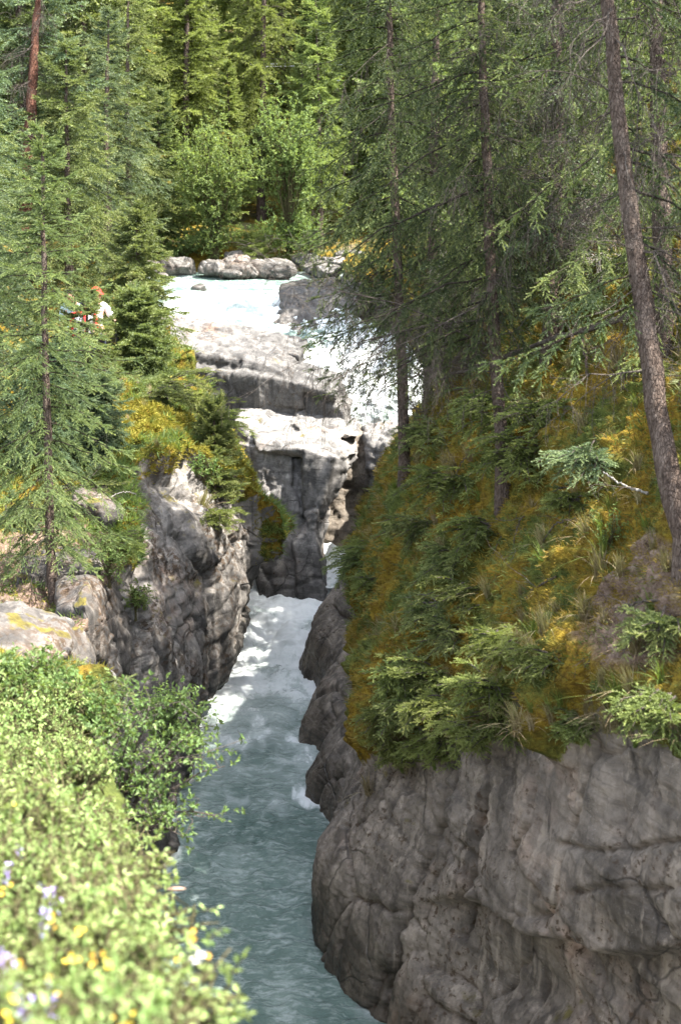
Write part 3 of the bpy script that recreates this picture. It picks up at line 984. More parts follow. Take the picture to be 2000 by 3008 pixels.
ledge_mid = [
    slab_([(600, 1000, 29.3), (700, 1012, 29.05), (800, 1025, 28.8), (880, 1042, 28.5)], 0.18, 0.45, 1.0),
]
rock_thing('rock_ledge', ledge_mid, 0.035, 'grey slab on the left lip of the falls above the broad ledge', 'rock ledge', M['ledge'], big=0.06, seed=83, amp=0.5, fac=0.3)
ledge_top = [
    slab_([(430, 985, 29.3), (520, 995, 29.15), (640, 1012, 29.0), (690, 1035, 28.8)], 0.2, 0.3, 1.0),
]
rock_thing('rock_ledge', ledge_top, 0.035, 'long thin sunlit slab running along the near shore of the rapids', 'rock ledge', big=0.05, seed=85, amp=0.5, fac=0.3)
slab = [blk([(455, 940, 30.4), (540, 942, 30.3), (620, 955, 30.1), (668, 978, 29.9), (600, 985, 29.7), (450, 975, 29.9)], 0.8)]
rock_thing('river_rock', slab, 0.035, 'flat dark wet rock at the near edge of the rapids', 'rock', M['boulder'], big=0.1, seed=87, amp=0.5)
br = [blk([(818, 856, 31.3), (850, 842, 31.5), (1000, 832, 31.9), (1060, 846, 31.9), (1060, 930, 31.0), (860, 935, 30.9), (822, 905, 31.1)], 1.3)]
rock_thing('river_rock', br, 0.05, 'big square grey boulder on the right side of the rapids', 'rock', M['boulder'], big=0.2, seed=89, amp=0.7)
br = [blk([(800, 950, 30.4), (835, 908, 30.6), (930, 912, 30.6), (1000, 930, 30.4), (990, 985, 30.0), (880, 985, 30.0)], 0.8)]
rock_thing('river_rock', br, 0.045, 'dark wet rock in the rapids below the big square boulder', 'rock', M['boulder'], big=0.2, seed=91, amp=0.7)


def shelf(pts, lift, thick, deep, label, seed):
    q = []
    for u, v, d in pts:
        b, n = at(u, v, d - 1.6, d + 1.6, 25)
        q.append(b)
    q = np.array(q)
    blocks = [a + np.array([0, -0.06, lift]) for a in q] + [a + np.array([0, -0.10, lift - thick]) for a in q]
    blocks += [a + np.array([-0.1, deep, lift + 0.03]) for a in q] + [a + np.array([-0.1, deep, lift - thick]) for a in q]
    rock_thing('rock_shelf', [blocks], 0.028, label, 'rock shelf', M['shelf'], big=0.10, strata=0.9, seed=seed, amp=0.7, fac=0.3)


shelf([(-40, 1945, 13.4), (90, 1930, 13.6), (200, 1950, 14.0), (285, 2000, 14.3)], 0.10, 0.40, 0.7, 'lowest mossy rock shelf at the left edge above the bushes', 301)
shelf([(-30, 1850, 14.4), (60, 1840, 14.6), (140, 1860, 14.7), (215, 1900, 14.8)], 0.06, 0.22, 0.5, 'thin rock shelf in front of the slender young trunk', 302)
shelf([(180, 1800, 15.3), (270, 1790, 15.6), (350, 1830, 15.8), (390, 1900, 15.8)], 0.12, 0.45, 0.7, 'pitted rock shelf right of the slender young trunk', 303)
shelf([(60, 1700, 16.0), (180, 1680, 16.4), (300, 1680, 16.8), (380, 1720, 17.0)], 0.08, 0.25, 0.6, 'grey flat rock shelf behind the slender young trunk', 304)
shelf([(220, 1520, 18.0), (300, 1500, 18.4), (370, 1540, 18.6)], 0.22, 0.6, 0.5, 'pale upright outcrop on the slope behind the rock shelves', 305)


def boulder(u0, u1, v0, v1, d, label, seed, name='boulder', group=None, mat=None):
    """rounded block filling a pixel box at a depth"""
    r = np.random.default_rng(seed)
    c = P((u0 + u1) / 2, (v0 + v1) / 2, d)
    w = (u1 - u0) / F * d / 2
    h = (v1 - v0) / F * d / 2
    pts = unit(r.normal(size=(26, 3)))
    pts = np.sign(pts) * np.abs(pts) ** 0.72 * np.array([w, max(w, h) * 0.8, h]) * r.uniform(0.82, 1.05, (26, 1))
    return rock_thing(name, [pts + c], max(0.03, w / 16), label, 'boulder', mat or M['boulder'], big=0.18, strata=0.5, seed=seed, amp=min(1.0, w * 1.3), round_=2, group=group)


for i, (u0, u1, v0, v1, d, lab) in enumerate([
    (426, 470, 762, 816, 35.6, 'small squarish grey boulder at the left end of the far shore row'),
    (465, 582, 752, 820, 35.8, 'long pale grey boulder below the round willow'),
    (450, 500, 798, 822, 34.9, 'low flat ochre stone at the water edge on the far shore'),
    (578, 672, 760, 816, 35.5, 'rounded whitish boulder in the middle of the far shore row'),
    (655, 728, 734, 800, 36.6, 'grey upright boulder wedged behind the whitish one'),
    (722, 880, 758, 818, 35.7, 'wide pale slab boulder with dark underside at the far shore'),
    (850, 945, 742, 790, 36.6, 'light rounded boulder behind the wide slab boulder'),
    (880, 985, 770, 808, 35.9, 'dark low boulder at the right end of the far shore row'),
    (640, 720, 788, 815, 35.1, 'small reddish stone at the foot of the whitish boulder'),
    (556, 615, 832, 872, 33.6, 'small dark boulder breaking the surface of the rapids'),
    (430, 480, 838, 870, 33.0, 'dark wet stone by the left shore of the rapids'),
    (970, 1080, 730, 780, 37.0, 'pale boulder behind the spruce branches on the far shore'),
    (340, 420, 730, 790, 37.0, 'grey boulder under the willow at the far left shore'),
    (300, 350, 810, 850, 34.0, 'light stone lying on the near left shore'),
]):
    boulder(u0, u1, v0, v1, d, lab, 200 + i)
rb_ = np.random.default_rng(260)
for i in range(10):
    u = rb_.uniform(420, 1000)
    w_ = rb_.uniform(22, 60)
    v = rb_.uniform(772, 806)
    boulder(u - w_, u + w_, v - w_ * rb_.uniform(0.4, 0.8), v + w_ * 0.5, 36.6 - (v - 772) / 34 * 1.6, 'small stone among the larger boulders of the far shore', 261 + i, 'stone', 'small stones along the far shore')
boulder(268, 352, 1960, 2120, 14.6, 'pale wedge of rock jammed in the notch of the left cliff', 240, 'wedged_rock', mat=M['rock'])

# ------------------------------------------------------------------ water
def water_sheet():
    # lower pool and chute
    x = np.linspace(-5.0, 2.6, 300)
    y = np.linspace(6.0, 26.6, 640)
    X, Y = np.meshgrid(x, y, indexing='ij')
    p = np.stack([X, Y, 0 * X], -1).reshape(-1, 3)
    yy = p[:, 1]
    rise = 0.15 * sstep(21.0, 24.0, yy) + 0.75 * sstep(24.2, 26.6, yy)
    wild = sstep(19.2, 21.6, yy + 0.9 * fbm(p * 0.7, 3, 4))
    q = p * np.array([1.0, 0.62, 1.0])
    calm = 0.55 + 0.45 * fbm(p * 0.5, 2, 30) + 0.25
    q = p * np.array([0.7, 1.0, 1.0])
    h = calm * (0.06 * fbm(q * 1.6, 2, 1) + 0.07 * (ridged(q * 3.0 + 0.25 * fbm(q * 2, 2, 31)[:, None], 3, 2) - 0.3) + 0.02 * fbm(q * 8, 3, 3))
    h += wild * (0.13 * ridged(p * 1.0, 3, 5) + 0.04 * fbm(p * 4.2, 3, 6))
    p[:, 2] = -8.5 + rise + h
    foam = wild * (0.62 + 0.9 * fbm(p * 1.1, 3, 8) + 0.3 * sstep(23.5, 25.0, yy)) + 0.40 * sstep(14.5, 20.5, yy) * (0.8 + fbm(q * 1.3, 3, 9))
    foam = foam + 0.24 * sstep(0.62, 0.92, ridged(p * np.array([1.5, 0.3, 1.0]) + 0.15 * fbm(p * 1.2, 2, 40)[:, None], 2, 41)) * sstep(12.5, 18, yy)
    # froth and wet lap where the water meets the rock
    sp = np.concatenate([q_[0] for q_ in SURF[:2]])
    sp = sp[(np.abs(sp[:, 2] + 8.47) < 0.10) & (sp[:, 1] > 6.2) & (sp[:, 1] < 26.4)]
    mk = np.zeros((len(x), len(y)))
    mk[np.clip(np.searchsorted(x, sp[:, 0]), 0, len(x) - 1), np.clip(np.searchsorted(y, sp[:, 1]), 0, len(y) - 1)] = 1.0
    lap = mk.copy()
    for _ in range(7):
        q_ = lap.copy()
        for ax_ in (0, 1):
            for sh_ in (-1, 1):
                q_ = np.maximum(q_, np.roll(lap, sh_, ax_) * 0.84)
        lap = q_
    foam = foam + 0.75 * lap.reshape(-1) * sstep(-0.05, 0.35, fbm(p * np.array([3.0, 1.6, 1.0]), 3, 44)) * (0.45 + 0.55 * sstep(12, 18, yy))
    foam = np.clip(foam, 0, 1.2)
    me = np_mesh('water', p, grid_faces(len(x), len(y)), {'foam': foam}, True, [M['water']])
    obj('water', me)['kind'] = 'structure'
    # upper rapids and falls
    st = [((330, 812, 36.0), (1100, 796, 37.0)), ((360, 842, 34.2), (1040, 830, 35.0)), ((400, 885, 32.6), (1010, 865, 33.4)),
          ((480, 940, 31.0), (1000, 915, 31.4)), ((690, 995, 30.2), (1040, 950, 30.4)), ((800, 1022, 29.6), (1110, 978, 29.6)),
          ((870, 1075, 29.0), (1190, 1020, 29.0)), ((905, 1130, 28.7), (1230, 1085, 28.6)), ((970, 1205, 28.4), (1270, 1180, 28.2)),
          ((1020, 1300, 28.1), (1290, 1290, 27.9)), ((1040, 1480, 27.9), (1290, 1480, 27.6)), ((985, 1600, 27.5), (1270, 1600, 27.2)),
          ((915, 1665, 26.7), (1180, 1665, 26.5)), ((760, 1740, 25.8), (1080, 1735, 25.6))]
    a = np.array([[P(*l), P(*r)] for l, r in st])
    s = np.linspace(0, len(st) - 1, 620)
    e = hermite(np.arange(len(st)), a, s)
    w = np.linspace(-0.04, 1.04, 230)
    g = e[:, None, 0] * (1 - w)[None, :, None] + e[:, None, 1] * w[None, :, None]
    p = g.reshape(-1, 3)
    ss = np.broadcast_to(s[:, None], (len(s), len(w))).reshape(-1)
    n = grid_normals(g).reshape(-1, 3)
    n = n * np.sign(n[:, 2:3] + 1e-6)
    q = p * np.array([0.6, 1.0, 0.8])
    big = 0.15 * ridged(q * 1.0, 3, 15) + 0.09 * ridged(q * 2.3, 3, 16) + 0.02 * fbm(p * 6.0, 3, 17)
    k = 0.45 + 0.55 * sstep(1.2, 3.0, ss)
    p2 = p + n * (big * k)[:, None]
    foam = 0.33 + 0.30 * sstep(1.0, 3.0, ss) + 1.25 * fbm(q * 0.9, 3, 18) + 0.25 * sstep(4.5, 6, ss) - 0.42 * sstep(1.9, 0.7, ss + 0.8 * fbm(p * 0.5, 2, 19))
    ww = np.broadcast_to(w[None, :], (len(s), len(w))).reshape(-1)
    stc = np.stack([ww * 16, ss * 1.1, 0 * ss], -1)
    foam = foam + 0.9 * fbm(stc + 0.3 * fbm(p * 1.5, 2, 42)[:, None], 4, 43) * sstep(2.6, 4.6, ss)
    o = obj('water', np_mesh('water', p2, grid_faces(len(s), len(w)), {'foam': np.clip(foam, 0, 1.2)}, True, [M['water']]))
    o['kind'] = 'structure'


water_sheet()
# ------------------------------------------------------------------ conifers
def shoot_template(n_side, n_needle, nl, nw, seed, flat=0.5):
    """a needled shoot of unit length along +x (y sideways, z up); triangles only"""
    r = np.random.default_rng(seed)
    V, T = [], []

    def needles(o, ax, L, n, scale):
        ax = unit(ax)
        side = unit(np.cross([0, 0, 1.0], ax))
        up = np.cross(ax, side)
        for k in range(n):
            t = (k + r.random()) / n
            a = r.uniform(0, 2 * PI)
            rad = math.cos(a) * side + math.sin(a) * up * (1 - 0.45 * flat) + up * 0.25
            d = unit(rad * 0.8 + ax * r.uniform(0.55, 1.0))
            b = o + ax * L * t
            l = nl * scale * r.uniform(0.75, 1.2) * (1 - 0.3 * t)
            w = unit(np.cross(d, r.normal(size=3))) * nw * scale * r.uniform(0.8, 1.2)
            i = len(V)
            V.extend([b - w, b + w, b + d * l])
            T.append([i, i + 1, i + 2])
    needles(np.zeros(3), np.array([1.0, 0, 0.05]), 1.0, n_needle, 1.0)
    for s in range(n_side):
        t = 0.12 + 0.7 * (s // 2) / max(1, (n_side + 1) // 2) + r.uniform(-0.04, 0.04)
        sg = 1 if s % 2 else -1
        L = (0.62 * (1 - t) + 0.12) * r.uniform(0.8, 1.15)
        ax = np.array([0.72, sg * 0.68, r.uniform(-0.12, 0.12)])
        needles(np.array([t, 0, 0.02]), ax, L, max(4, int(n_needle * L * 0.9)), 0.9)
    return np.array(V), np.array(T)


TPL = {
    'fine': [shoot_template(2, 46, 0.2, 0.03, 1 + s) for s in range(3)],
    'mid': [shoot_template(4, 20, 0.2, 0.048, 11 + s) for s in range(3)],
    'far': [shoot_template(3, 12, 0.26, 0.085, 21 + s) for s in range(3)],
}


def place_shoots(mb, kind, pos, dirs, ups, lens, tint, m=0):
    """instances the shoot templates into mb"""
    pos, dirs, lens = np.asarray(pos), unit(dirs), np.asarray(lens)
    side = unit(np.cross(ups, dirs))
    up = np.cross(dirs, side)
    which = np.arange(len(pos)) % 3
    for k in range(3):
        s = which == k
        if not s.any():
            continue
        V, T = TPL[kind][k]
        L = lens[s][:, None, None]
        v = (pos[s][:, None, :] + L * (V[None, :, 0:1] * dirs[s][:, None, :] + V[None, :, 1:2] * side[s][:, None, :]
                                      + V[None, :, 2:3] * up[s][:, None, :]))
        c = len(pos[s])
        t = T[None] + (np.arange(c) * len(V))[:, None, None]
        ti = tint[s][:, None] - 0.06 + 0.5 * np.clip(V[None, :, 0], 0, 1) ** 1.6
        mb.add(v.reshape(-1, 3), tris=t.reshape(-1, 3), tint=np.clip(ti, 0.03, 1).reshape(-1), m=m)


def spruce(name, path, r0, crown_lo, Lmax, nbr, shoot, kind, mats, seed, droop=0.5, hang=0.35, label=None, cat='tree', group=None,
           dead=0, dead_len=0.8, e_lo=-12, e_hi=42, top_r=0.15, step=0.1, bare=0.05, sides=8, shape=0.85, azlim=None, tone=0.28, dead_lo=0.04, dead_hi=None,
           cut=None, twig='twig', branches=(), side_k=0.46, dens=1.3, deadspec=()):
    """path: world points of the trunk from foot to tip; returns the root Empty"""
    r = np.random.default_rng(seed)
    path = np.asarray(path, float)
    base = path[0].copy()
    path = path - base
    hh = np.concatenate([[0], np.cumsum(np.linalg.norm(np.diff(path, axis=0), axis=1))])
    H = hh[-1]
    hq = np.linspace(0, H, 28)
    pts = hermite(hh, path, hq)
    root = empty(name, base)
    tag(root, label, cat, group)
    rr = r0 * (1 - hq / H) ** 0.75 + 0.012
    rr = rr * (1 + 0.55 * np.exp(-hq / (r0 * 2.2))) * (1 + 0.04 * r.normal(size=28))
    tb = MB()
    wob = pts + np.concatenate([[np.zeros(3)], r.normal(size=(27, 3)) * r0 * 0.08])
    wob[0, 2] -= 0.6
    tb.tube(wob, rr, sides)
    tb.build('trunk', M[mats[1]], root, smooth=True)
    cr = MB()
    pos, dr, ups, ln, ti = [], [], [], [], []

    def branch(b0, az, L, e0, tt, dens=1.0, dr_k=1.0):
        bt = r.normal() * 0.10
        nseg = 9
        el = e0
        p = b0.copy()
        ax = [p.copy()]
        for q in range(nseg):
            s = (q + 1) / nseg
            e = el - R(droop * 55 * dr_k) * math.sin(min(s * 1.25, 1.0) * PI * 0.62) + R(26) * max(0, s - 0.72) / 0.28 * dr_k
            az2 = az + r.normal() * 0.15
            e = e + r.normal() * 0.10
            p = p + np.array([math.cos(az2) * math.cos(e), math.sin(az2) * math.cos(e), math.sin(e)]) * L / nseg
            ax.append(p.copy())
        ax = np.array(ax)
        cr.tube(ax, np.linspace(0.003 + 0.0045 * L, 0.002, nseg + 1), 4, m=1, cap=False)
        sp = np.linspace(0, 1, nseg + 1)
        ss = np.arange(bare + r.uniform(0, step), 1.0, step / dens)
        for c, s in enumerate(ss):
            b = np.array([np.interp(s, sp, ax[:, x]) for x in range(3)])
            j = min(int(s * nseg), nseg - 1)
            d = unit(ax[j + 1] - ax[j])
            lat = unit(np.cross(d, [0, 0, 1.0]))
            sg = 1 if c % 2 else -1
            pos.append(b + np.array([0, 0, 0.012])); dr.append(d + lat * r.normal() * 0.3 + np.array([0, 0, -0.1 * hang])); ups.append([0, 0, 1.0]); ln.append(shoot * r.uniform(0.8, 1.25)); ti.append(tone + bt + r.normal() * 0.06 + 0.12 * s)
            l = (L * side_k * 0.75 * (1 - s) ** 0.75 * min(1, 0.5 + 1.6 * s) + shoot * 0.8) * r.uniform(0.7, 1.2)
            td = unit(d * 0.7 + lat * sg * r.uniform(0.6, 1.0) + np.array([0, 0, -hang * r.uniform(0.4, 1.5)]))
            tn = tone + bt + r.normal() * 0.07 + 0.13 * s
            if l > 1.5 * shoot:
                nn = max(2, int(l / (shoot * 0.42)))
                for w in range(nn):
                    f = (w + 0.3) / nn
                    q = b + td * l * f + np.array([0, 0, -hang * 0.45 * l * f * f])
                    sg2 = 1 if w % 2 else -1
                    lt = unit(np.cross(td, [0, 0, 1.0]))
                    d2 = unit(td + lt * sg2 * r.uniform(0.2, 0.7) + np.array([0, 0, -hang * r.uniform(0.2, 1.0)]))
                    pos.append(q); dr.append(d2); ups.append([0, 0, 1.0] + r.normal(size=3) * 0.25)
                    ln.append(shoot * r.uniform(0.75, 1.25)); ti.append(tn + r.normal() * 0.04 + 0.1 * f)
            else:
                pos.append(b); dr.append(td); ups.append([0, 0, 1.0] + r.normal(size=3) * 0.25)
                ln.append(min(l, shoot * 1.3)); ti.append(tn)
        pos.append(ax[-2]); dr.append(ax[-1] - ax[-3]); ups.append([0, 0, 1.0]); ln.append(shoot * 1.1); ti.append(tone + 0.15)

    az = r.uniform(0, 2 * PI)
    nbr = int(nbr * dens)
    for k in range(nbr):
        t = (k + r.uniform(0, 0.9)) / nbr
        f = crown_lo + (1 - crown_lo) * t ** 0.9
        if cut is not None and f > cut:
            continue
        az += 2.399 + r.normal() * 0.35
        if azlim is not None and not azlim(az % (2 * PI), f):
            continue
        L = Lmax * ((1 - t) ** shape) * (0.62 + 0.38 * float(sstep(0, 0.22, t))) * r.uniform(0.7, 1.18) + top_r
        b0 = np.array([np.interp(f * H, hq, pts[:, x]) for x in range(3)])
        branch(b0, az, L, R(e_lo + (e_hi - e_lo) * t ** 1.3) + r.normal() * 0.09, t)
    for (f, azd, L, e0, dk) in branches:
        b0 = np.array([np.interp(f * H, hq, pts[:, x]) for x in range(3)])
        branch(b0, R(azd), L, R(e0), 0.2, 1.25, dk)
    # leader
    tip = pts[-1]
    for q in range(3):
        pos.append(tip - np.array([0, 0, shoot * (0.9 * q)])); dr.append([r.normal() * 0.1, r.normal() * 0.1, 1.0]); ups.append([1.0, 0.2, 0]); ln.append(shoot * 1.1); ti.append(tone + 0.2)
    if cut is None or cut > 0:
        place_shoots(cr, kind, np.array(pos), np.array(dr), np.array(ups), np.array(ln), np.array(ti))
        cr.build('crown', [M[mats[0]], M['bough']], root)
    if dead:
        db = MB()
        for k in range(dead):
            f = r.uniform(dead_lo, dead_hi if dead_hi else crown_lo + 0.25)
            b0 = np.array([np.interp(f * H, hq, pts[:, x]) for x in range(3)])
            dead_branch(db, b0, r.uniform(0, 2 * PI), dead_len * r.uniform(0.4, 1.2), r, -8)
        for (f, azd, L, e0) in deadspec:
            b0 = np.array([np.interp(f * H, hq, pts[:, x]) for x in range(3)])
            dead_branch(db, b0, R(azd), L, r, e0, True, 0.007, 0.14)
        db.build('dead_branches', M[twig], root)
    return root


def dead_branch(db, b0, az, L, r, e0=-5, fork=True, rad=0.008, curl=0.26):
    p = b0.copy()
    a, e = az, R(e0) + r.normal() * 0.25
    pts = [p.copy()]
    n = 6
    for q in range(n):
        a += r.normal() * curl
        e += r.normal() * curl * 0.8 - 0.05
        p = p + np.array([math.cos(a) * math.cos(e), math.sin(a) * math.cos(e), math.sin(e)]) * L / n
        pts.append(p.copy())
    db.tube(pts, np.linspace(rad * (0.4 + 0.6 * L), 0.0015, n + 1), 4, cap=False)
    if fork and L > 0.2:
        for q in range(int(4 + 7 * L)):
            j = r.integers(1, n)
            s = 1 if q % 2 else -1
            dead_branch(db, pts[j] + (pts[j + 1] - pts[j]) * r.random(), a + s * r.uniform(0.5, 1.1), L * r.uniform(0.2, 0.5), r, math.degrees(e) - r.uniform(-5, 25), L > 0.7, rad * 0.5, curl)


# ------------------------------------------------------------------ leafy plants
def leaf_cloud(mb, pos, dirs, size, r, tint, width=0.5, fold=0.25, m=0):
    """four-sided folded leaves"""
    n = len(pos)
    dirs = unit(dirs)
    side = unit(np.cross(dirs, r.normal(size=(n, 3)) * 0.6 + np.array([0, 0, 1.0])))
    up = np.cross(side, dirs)
    L = np.broadcast_to(np.asarray(size), (n,))[:, None] * r.uniform(0.7, 1.25, (n, 1))
    W = L * width * 0.5
    a = pos
    b = pos + dirs * L * 0.5 + side * W + up * L * fold * 0.5
    c = pos + dirs * L - up * L * 0.1
    d = pos + dirs * L * 0.5 - side * W + up * L * fold * 0.5
    v = np.stack([a, b, c, d], 1).reshape(-1, 3)
    i = np.arange(n)[:, None] * 4
    t = np.concatenate([i + [0, 1, 2], i + [0, 2, 3]])
    mb.add(v, tris=t, tint=np.repeat(tint, 4), m=m)


def shrub(name, base, h, w, nleaf, lsize, mat, seed, label, cat='shrub', group=None, stems=14, lean=(0, 0), root=None, twigmat='stem', egg=1.0, lowest=0.12, clump=10):
    r = np.random.default_rng(seed)
    root = empty(name, base)
    tag(root, label, cat, group)
    sb, lb = MB(), MB()
    ends = []
    for s in range(stems):
        a = r.uniform(0, 2 * PI)
        rad = math.sqrt(r.random()) * w * 0.5
        top = np.array([math.cos(a) * rad + lean[0] * h, math.sin(a) * rad + lean[1] * h, h * r.uniform(0.55, 1.0) * (1 - 0.45 * (2 * rad / w) ** 2 * egg)])
        q = np.linspace(0, 1, 7)[:, None]
        st = q * top + np.array([0, 0, 1]) * (np.sin(q * PI) * 0.12 * h) + r.normal(size=(7, 3)) * 0.02 * h * q
        st[:, :2] *= (0.35 + 0.65 * q ** 0.7)
        st[0] = [r.normal() * 0.03 * w, r.normal() * 0.03 * w, -0.1]
        sb.tube(st, np.linspace(0.006 + 0.008 * h, 0.003, 7), 5, cap=False)
        for b in range(6):
            f = r.uniform(lowest, 1.0)
            p = np.array([np.interp(f, q[:, 0], st[:, x]) for x in range(3)])
            e = p + np.array([r.normal() * 0.16 * w, r.normal() * 0.16 * w, r.uniform(-0.05, 0.2) * h])
            sb.tube([p, (p + e) / 2 + r.normal(size=3) * 0.03, e], [0.004, 0.003, 0.002], 3, cap=False)
            ends += [(p, e)] 
        ends.append((st[4], st[6]))
    nper = max(1, nleaf // (len(ends) * clump))
    P0, D0, T0 = [], [], []
    for p, e in ends:
        for c in range(nper):
            f = r.random() ** 0.7
            c0 = p + (e - p) * f + r.normal(size=3) * 0.07 * w * 0.6
            tw = unit(r.normal(size=3) * 0.8 + unit(e - p) + np.array([0, 0, 0.25]))
            tl = lsize * clump * 0.33
            q = r.random(clump)[:, None]
            P0.append(c0 + tw * tl * q)
            D0.append(tw * 0.6 + r.normal(size=(clump, 3)) * 0.75 + np.array([0, 0, -0.05]))
            T0.append(np.full(clump, 0.42 + r.normal() * 0.16) + r.normal(size=clump) * 0.08)
            sb.tube([c0, c0 + tw * tl], [0.002, 0.001], 3, cap=False)
    P0, D0, T0 = np.concatenate(P0), np.concatenate(D0), np.concatenate(T0)
    leaf_cloud(lb, P0, D0, lsize, r, np.clip(T0, 0.03, 1))
    sb.build('stems', M[twigmat], root)
    lb.build('foliage', M[mat], root)
    return root


def grass_tuft(mat, n, h, spread, seed, arch=0.8, width=0.004, down=(0, 0)):
    r = np.random.default_rng(seed)
    mb = MB()
    a = r.uniform(0, 2 * PI, n)
    lean = np.abs(r.normal(size=n)) * spread
    L = h * r.uniform(0.5, 1.15, n)
    o = np.stack([np.cos(a), np.sin(a), 0 * a], -1)
    o2 = o * lean[:, None] + np.array([down[0], down[1], 0])
    side = np.stack([-np.sin(a), np.cos(a), 0 * a], -1)
    rows = []
    b0 = r.normal(size=(n, 3)) * np.array([0.05, 0.05, 0]) * h
    for k in range(5):
        s = k / 4
        c = b0 + o2 * (L * s ** 1.3)[:, None] + np.array([0, 0, 1.0]) * (L * (s - arch * (lean + 0.3 * np.hypot(*down)) * s * s))[:, None]
        w = width * (1 - s ** 2 * 0.92)
        rows += [c - side * w, c + side * w]
    v = np.stack(rows, 1).reshape(-1, 3)
    i = np.arange(n)[:, None] * 10
    q = np.concatenate([i + np.array([2 * k, 2 * k + 1, 2 * k + 3, 2 * k + 2]) for k in range(4)])
    t = np.repeat(np.clip(0.45 + r.normal(size=n) * 0.2, 0.03, 0.97), 10)
    mb.add(v, quads=q, tint=t)
    return mb.mesh('grass_tuft', M[mat])


def juniper(name, base, normal, size, nfan, seed, label, mat='juniper', cat='shrub', group=None, shoot=0.16, kind='fine', spread=(-1, -0.5), flat=0.35, tone=0.25, hang=0.25):
    """low bush whose fans of shoots spread out and hang over the slope"""
    r = np.random.default_rng(seed)
    root = empty(name, base)
    tag(root, label, cat, group)
    mb, sb = MB(), MB()
    pos, dr, ups, ln, ti = [], [], [], [], []
    sd_ = unit(np.array([spread[0], spread[1], 0.0]))
    lt = np.array([-sd_[1], sd_[0], 0])
    for f in range(nfan):
        a = r.normal() * 0.75
        e = r.uniform(-0.25, 0.75)
        d = unit(sd_ * math.cos(a) + lt * math.sin(a) + np.array([0, 0, e]))
        L = size * r.uniform(0.45, 1.1)
        o = np.array(normal) * 0.04 + lt * r.normal() * size * 0.28 + np.array([0, 0, r.normal() * size * 0.12])
        n = 7
        ax = [o]
        for q in range(n):
            d = unit(d + np.array([0, 0, -hang * 0.45]) + r.normal(size=3) * 0.06)
            ax.append(ax[-1] + d * L / n)
        ax = np.array(ax)
        sb.tube(ax, np.linspace(0.009, 0.003, n + 1), 4, cap=False)
        tn = tone + r.normal() * 0.13
        for s in np.arange(0.15, 1.0, shoot * 0.30 / L):
            j = min(int(s * n), n - 1)
            b = ax[j] + (ax[j + 1] - ax[j]) * (s * n - j)
            dd = unit(ax[j + 1] - ax[j])
            la = unit(np.cross(dd, [0, 0, 1.0]))
            sg = 1 if r.random() > 0.5 else -1
            pos.append(b + np.array([0, 0, r.normal() * 0.01]))
            dr.append(dd * 0.8 + la * sg * r.uniform(0.3, 1.1) + np.array([0, 0, r.uniform(-0.3, 0.3) * flat]))
            ups.append([0, 0, 1.0]); ln.append(shoot * r.uniform(0.7, 1.3) * (1.15 - 0.4 * s)); ti.append(tn + 0.3 * s * s + r.normal() * 0.05)
    place_shoots(mb, kind, np.array(pos), np.array(dr), np.array(ups), np.array(ln), np.array(ti))
    sb.build('stems', M['twig'], root)
    mb.build('foliage', M[mat], root)
    return root
# ------------------------------------------------------------------ trees of the near banks
def trunk_px(pts):
    return np.array([P(*p) for p in pts])


def rooted(pts, drange=2.5):
    """a trunk drawn in the photo, set on the ground where its foot stands"""
    b, n = at(pts[0][0], pts[0][1], pts[0][2] - drange, pts[0][2] + drange, 20)
    k = project(b)[2] / pts[0][2]
    q = [P(u, v, d * k) for u, v, d in pts]
    q[0] = b
    return np.array(q)


# right bank: three big trunks in front
spruce('spruce_tree', rooted([(2035, 1680, 9.9), (1945, 1300, 10.0), (1895, 950, 10.1), (1865, 740, 10.15), (1830, 480, 10.2), (1790, 60, 10.2), (1770, -350, 10.3), (1755, -900, 10.5)]),
       0.08, 0.30, 1.9, 72, 0.095, 'fine', ('needle_dark', 'bark'), 101, dens=1.1, droop=0.55, hang=0.7, side_k=0.38, dead=46, dead_len=0.9, dead_lo=0.2, dead_hi=0.75,
       label='nearest spruce with thick leaning grey trunk at the right edge', cut=0.86, azlim=lambda a, f: not (math.cos(a) < 0.25 and f < 0.70) and not (PI * 1.05 < a < PI * 1.95 and f < 0.62),
       branches=[(0.30, 205, 1.3, -10, 0.5), (0.33, 190, 0.9, -5, 0.5)])
spruce('spruce_tree', rooted([(1482, 1470, 13.7), (1470, 1280, 13.7), (1448, 950, 13.75), (1434, 600, 13.8), (1420, 250, 13.9), (1410, -100, 13.9), (1404, -700, 14.0)]),
       0.062, 0.24, 1.55, 84, 0.10, 'fine', ('needle_dark', 'bark'), 102, dens=1.1, droop=0.6, hang=0.8, side_k=0.38, dead=50, dead_len=0.8, dead_lo=0.12, dead_hi=0.7,
       label='slim dark spruce with drooping branches over the falls, in the middle of the right bank',
       deadspec=[(0.24, 190, 2.1, -8), (0.20, 184, 2.2, -4), (0.27, 197, 1.9, -12), (0.17, 200, 1.6, 0), (0.30, 180, 1.7, -12)],
       branches=[(0.50, 195, 1.9, -14, 0.5), (0.42, 190, 2.1, -18, 0.35), (0.58, 170, 1.6, -5, 0.6), (0.33, 200, 1.5, -20, 0.5), (0.45, 330, 1.0, -10, 0.5), (0.22, 192, 2.0, -8, 0.4), (0.27, 180, 2.0, -12, 0.4), (0.30, 203, 2.2, -8, 0.4), (0.25, 215, 1.7, -5, 0.4)])
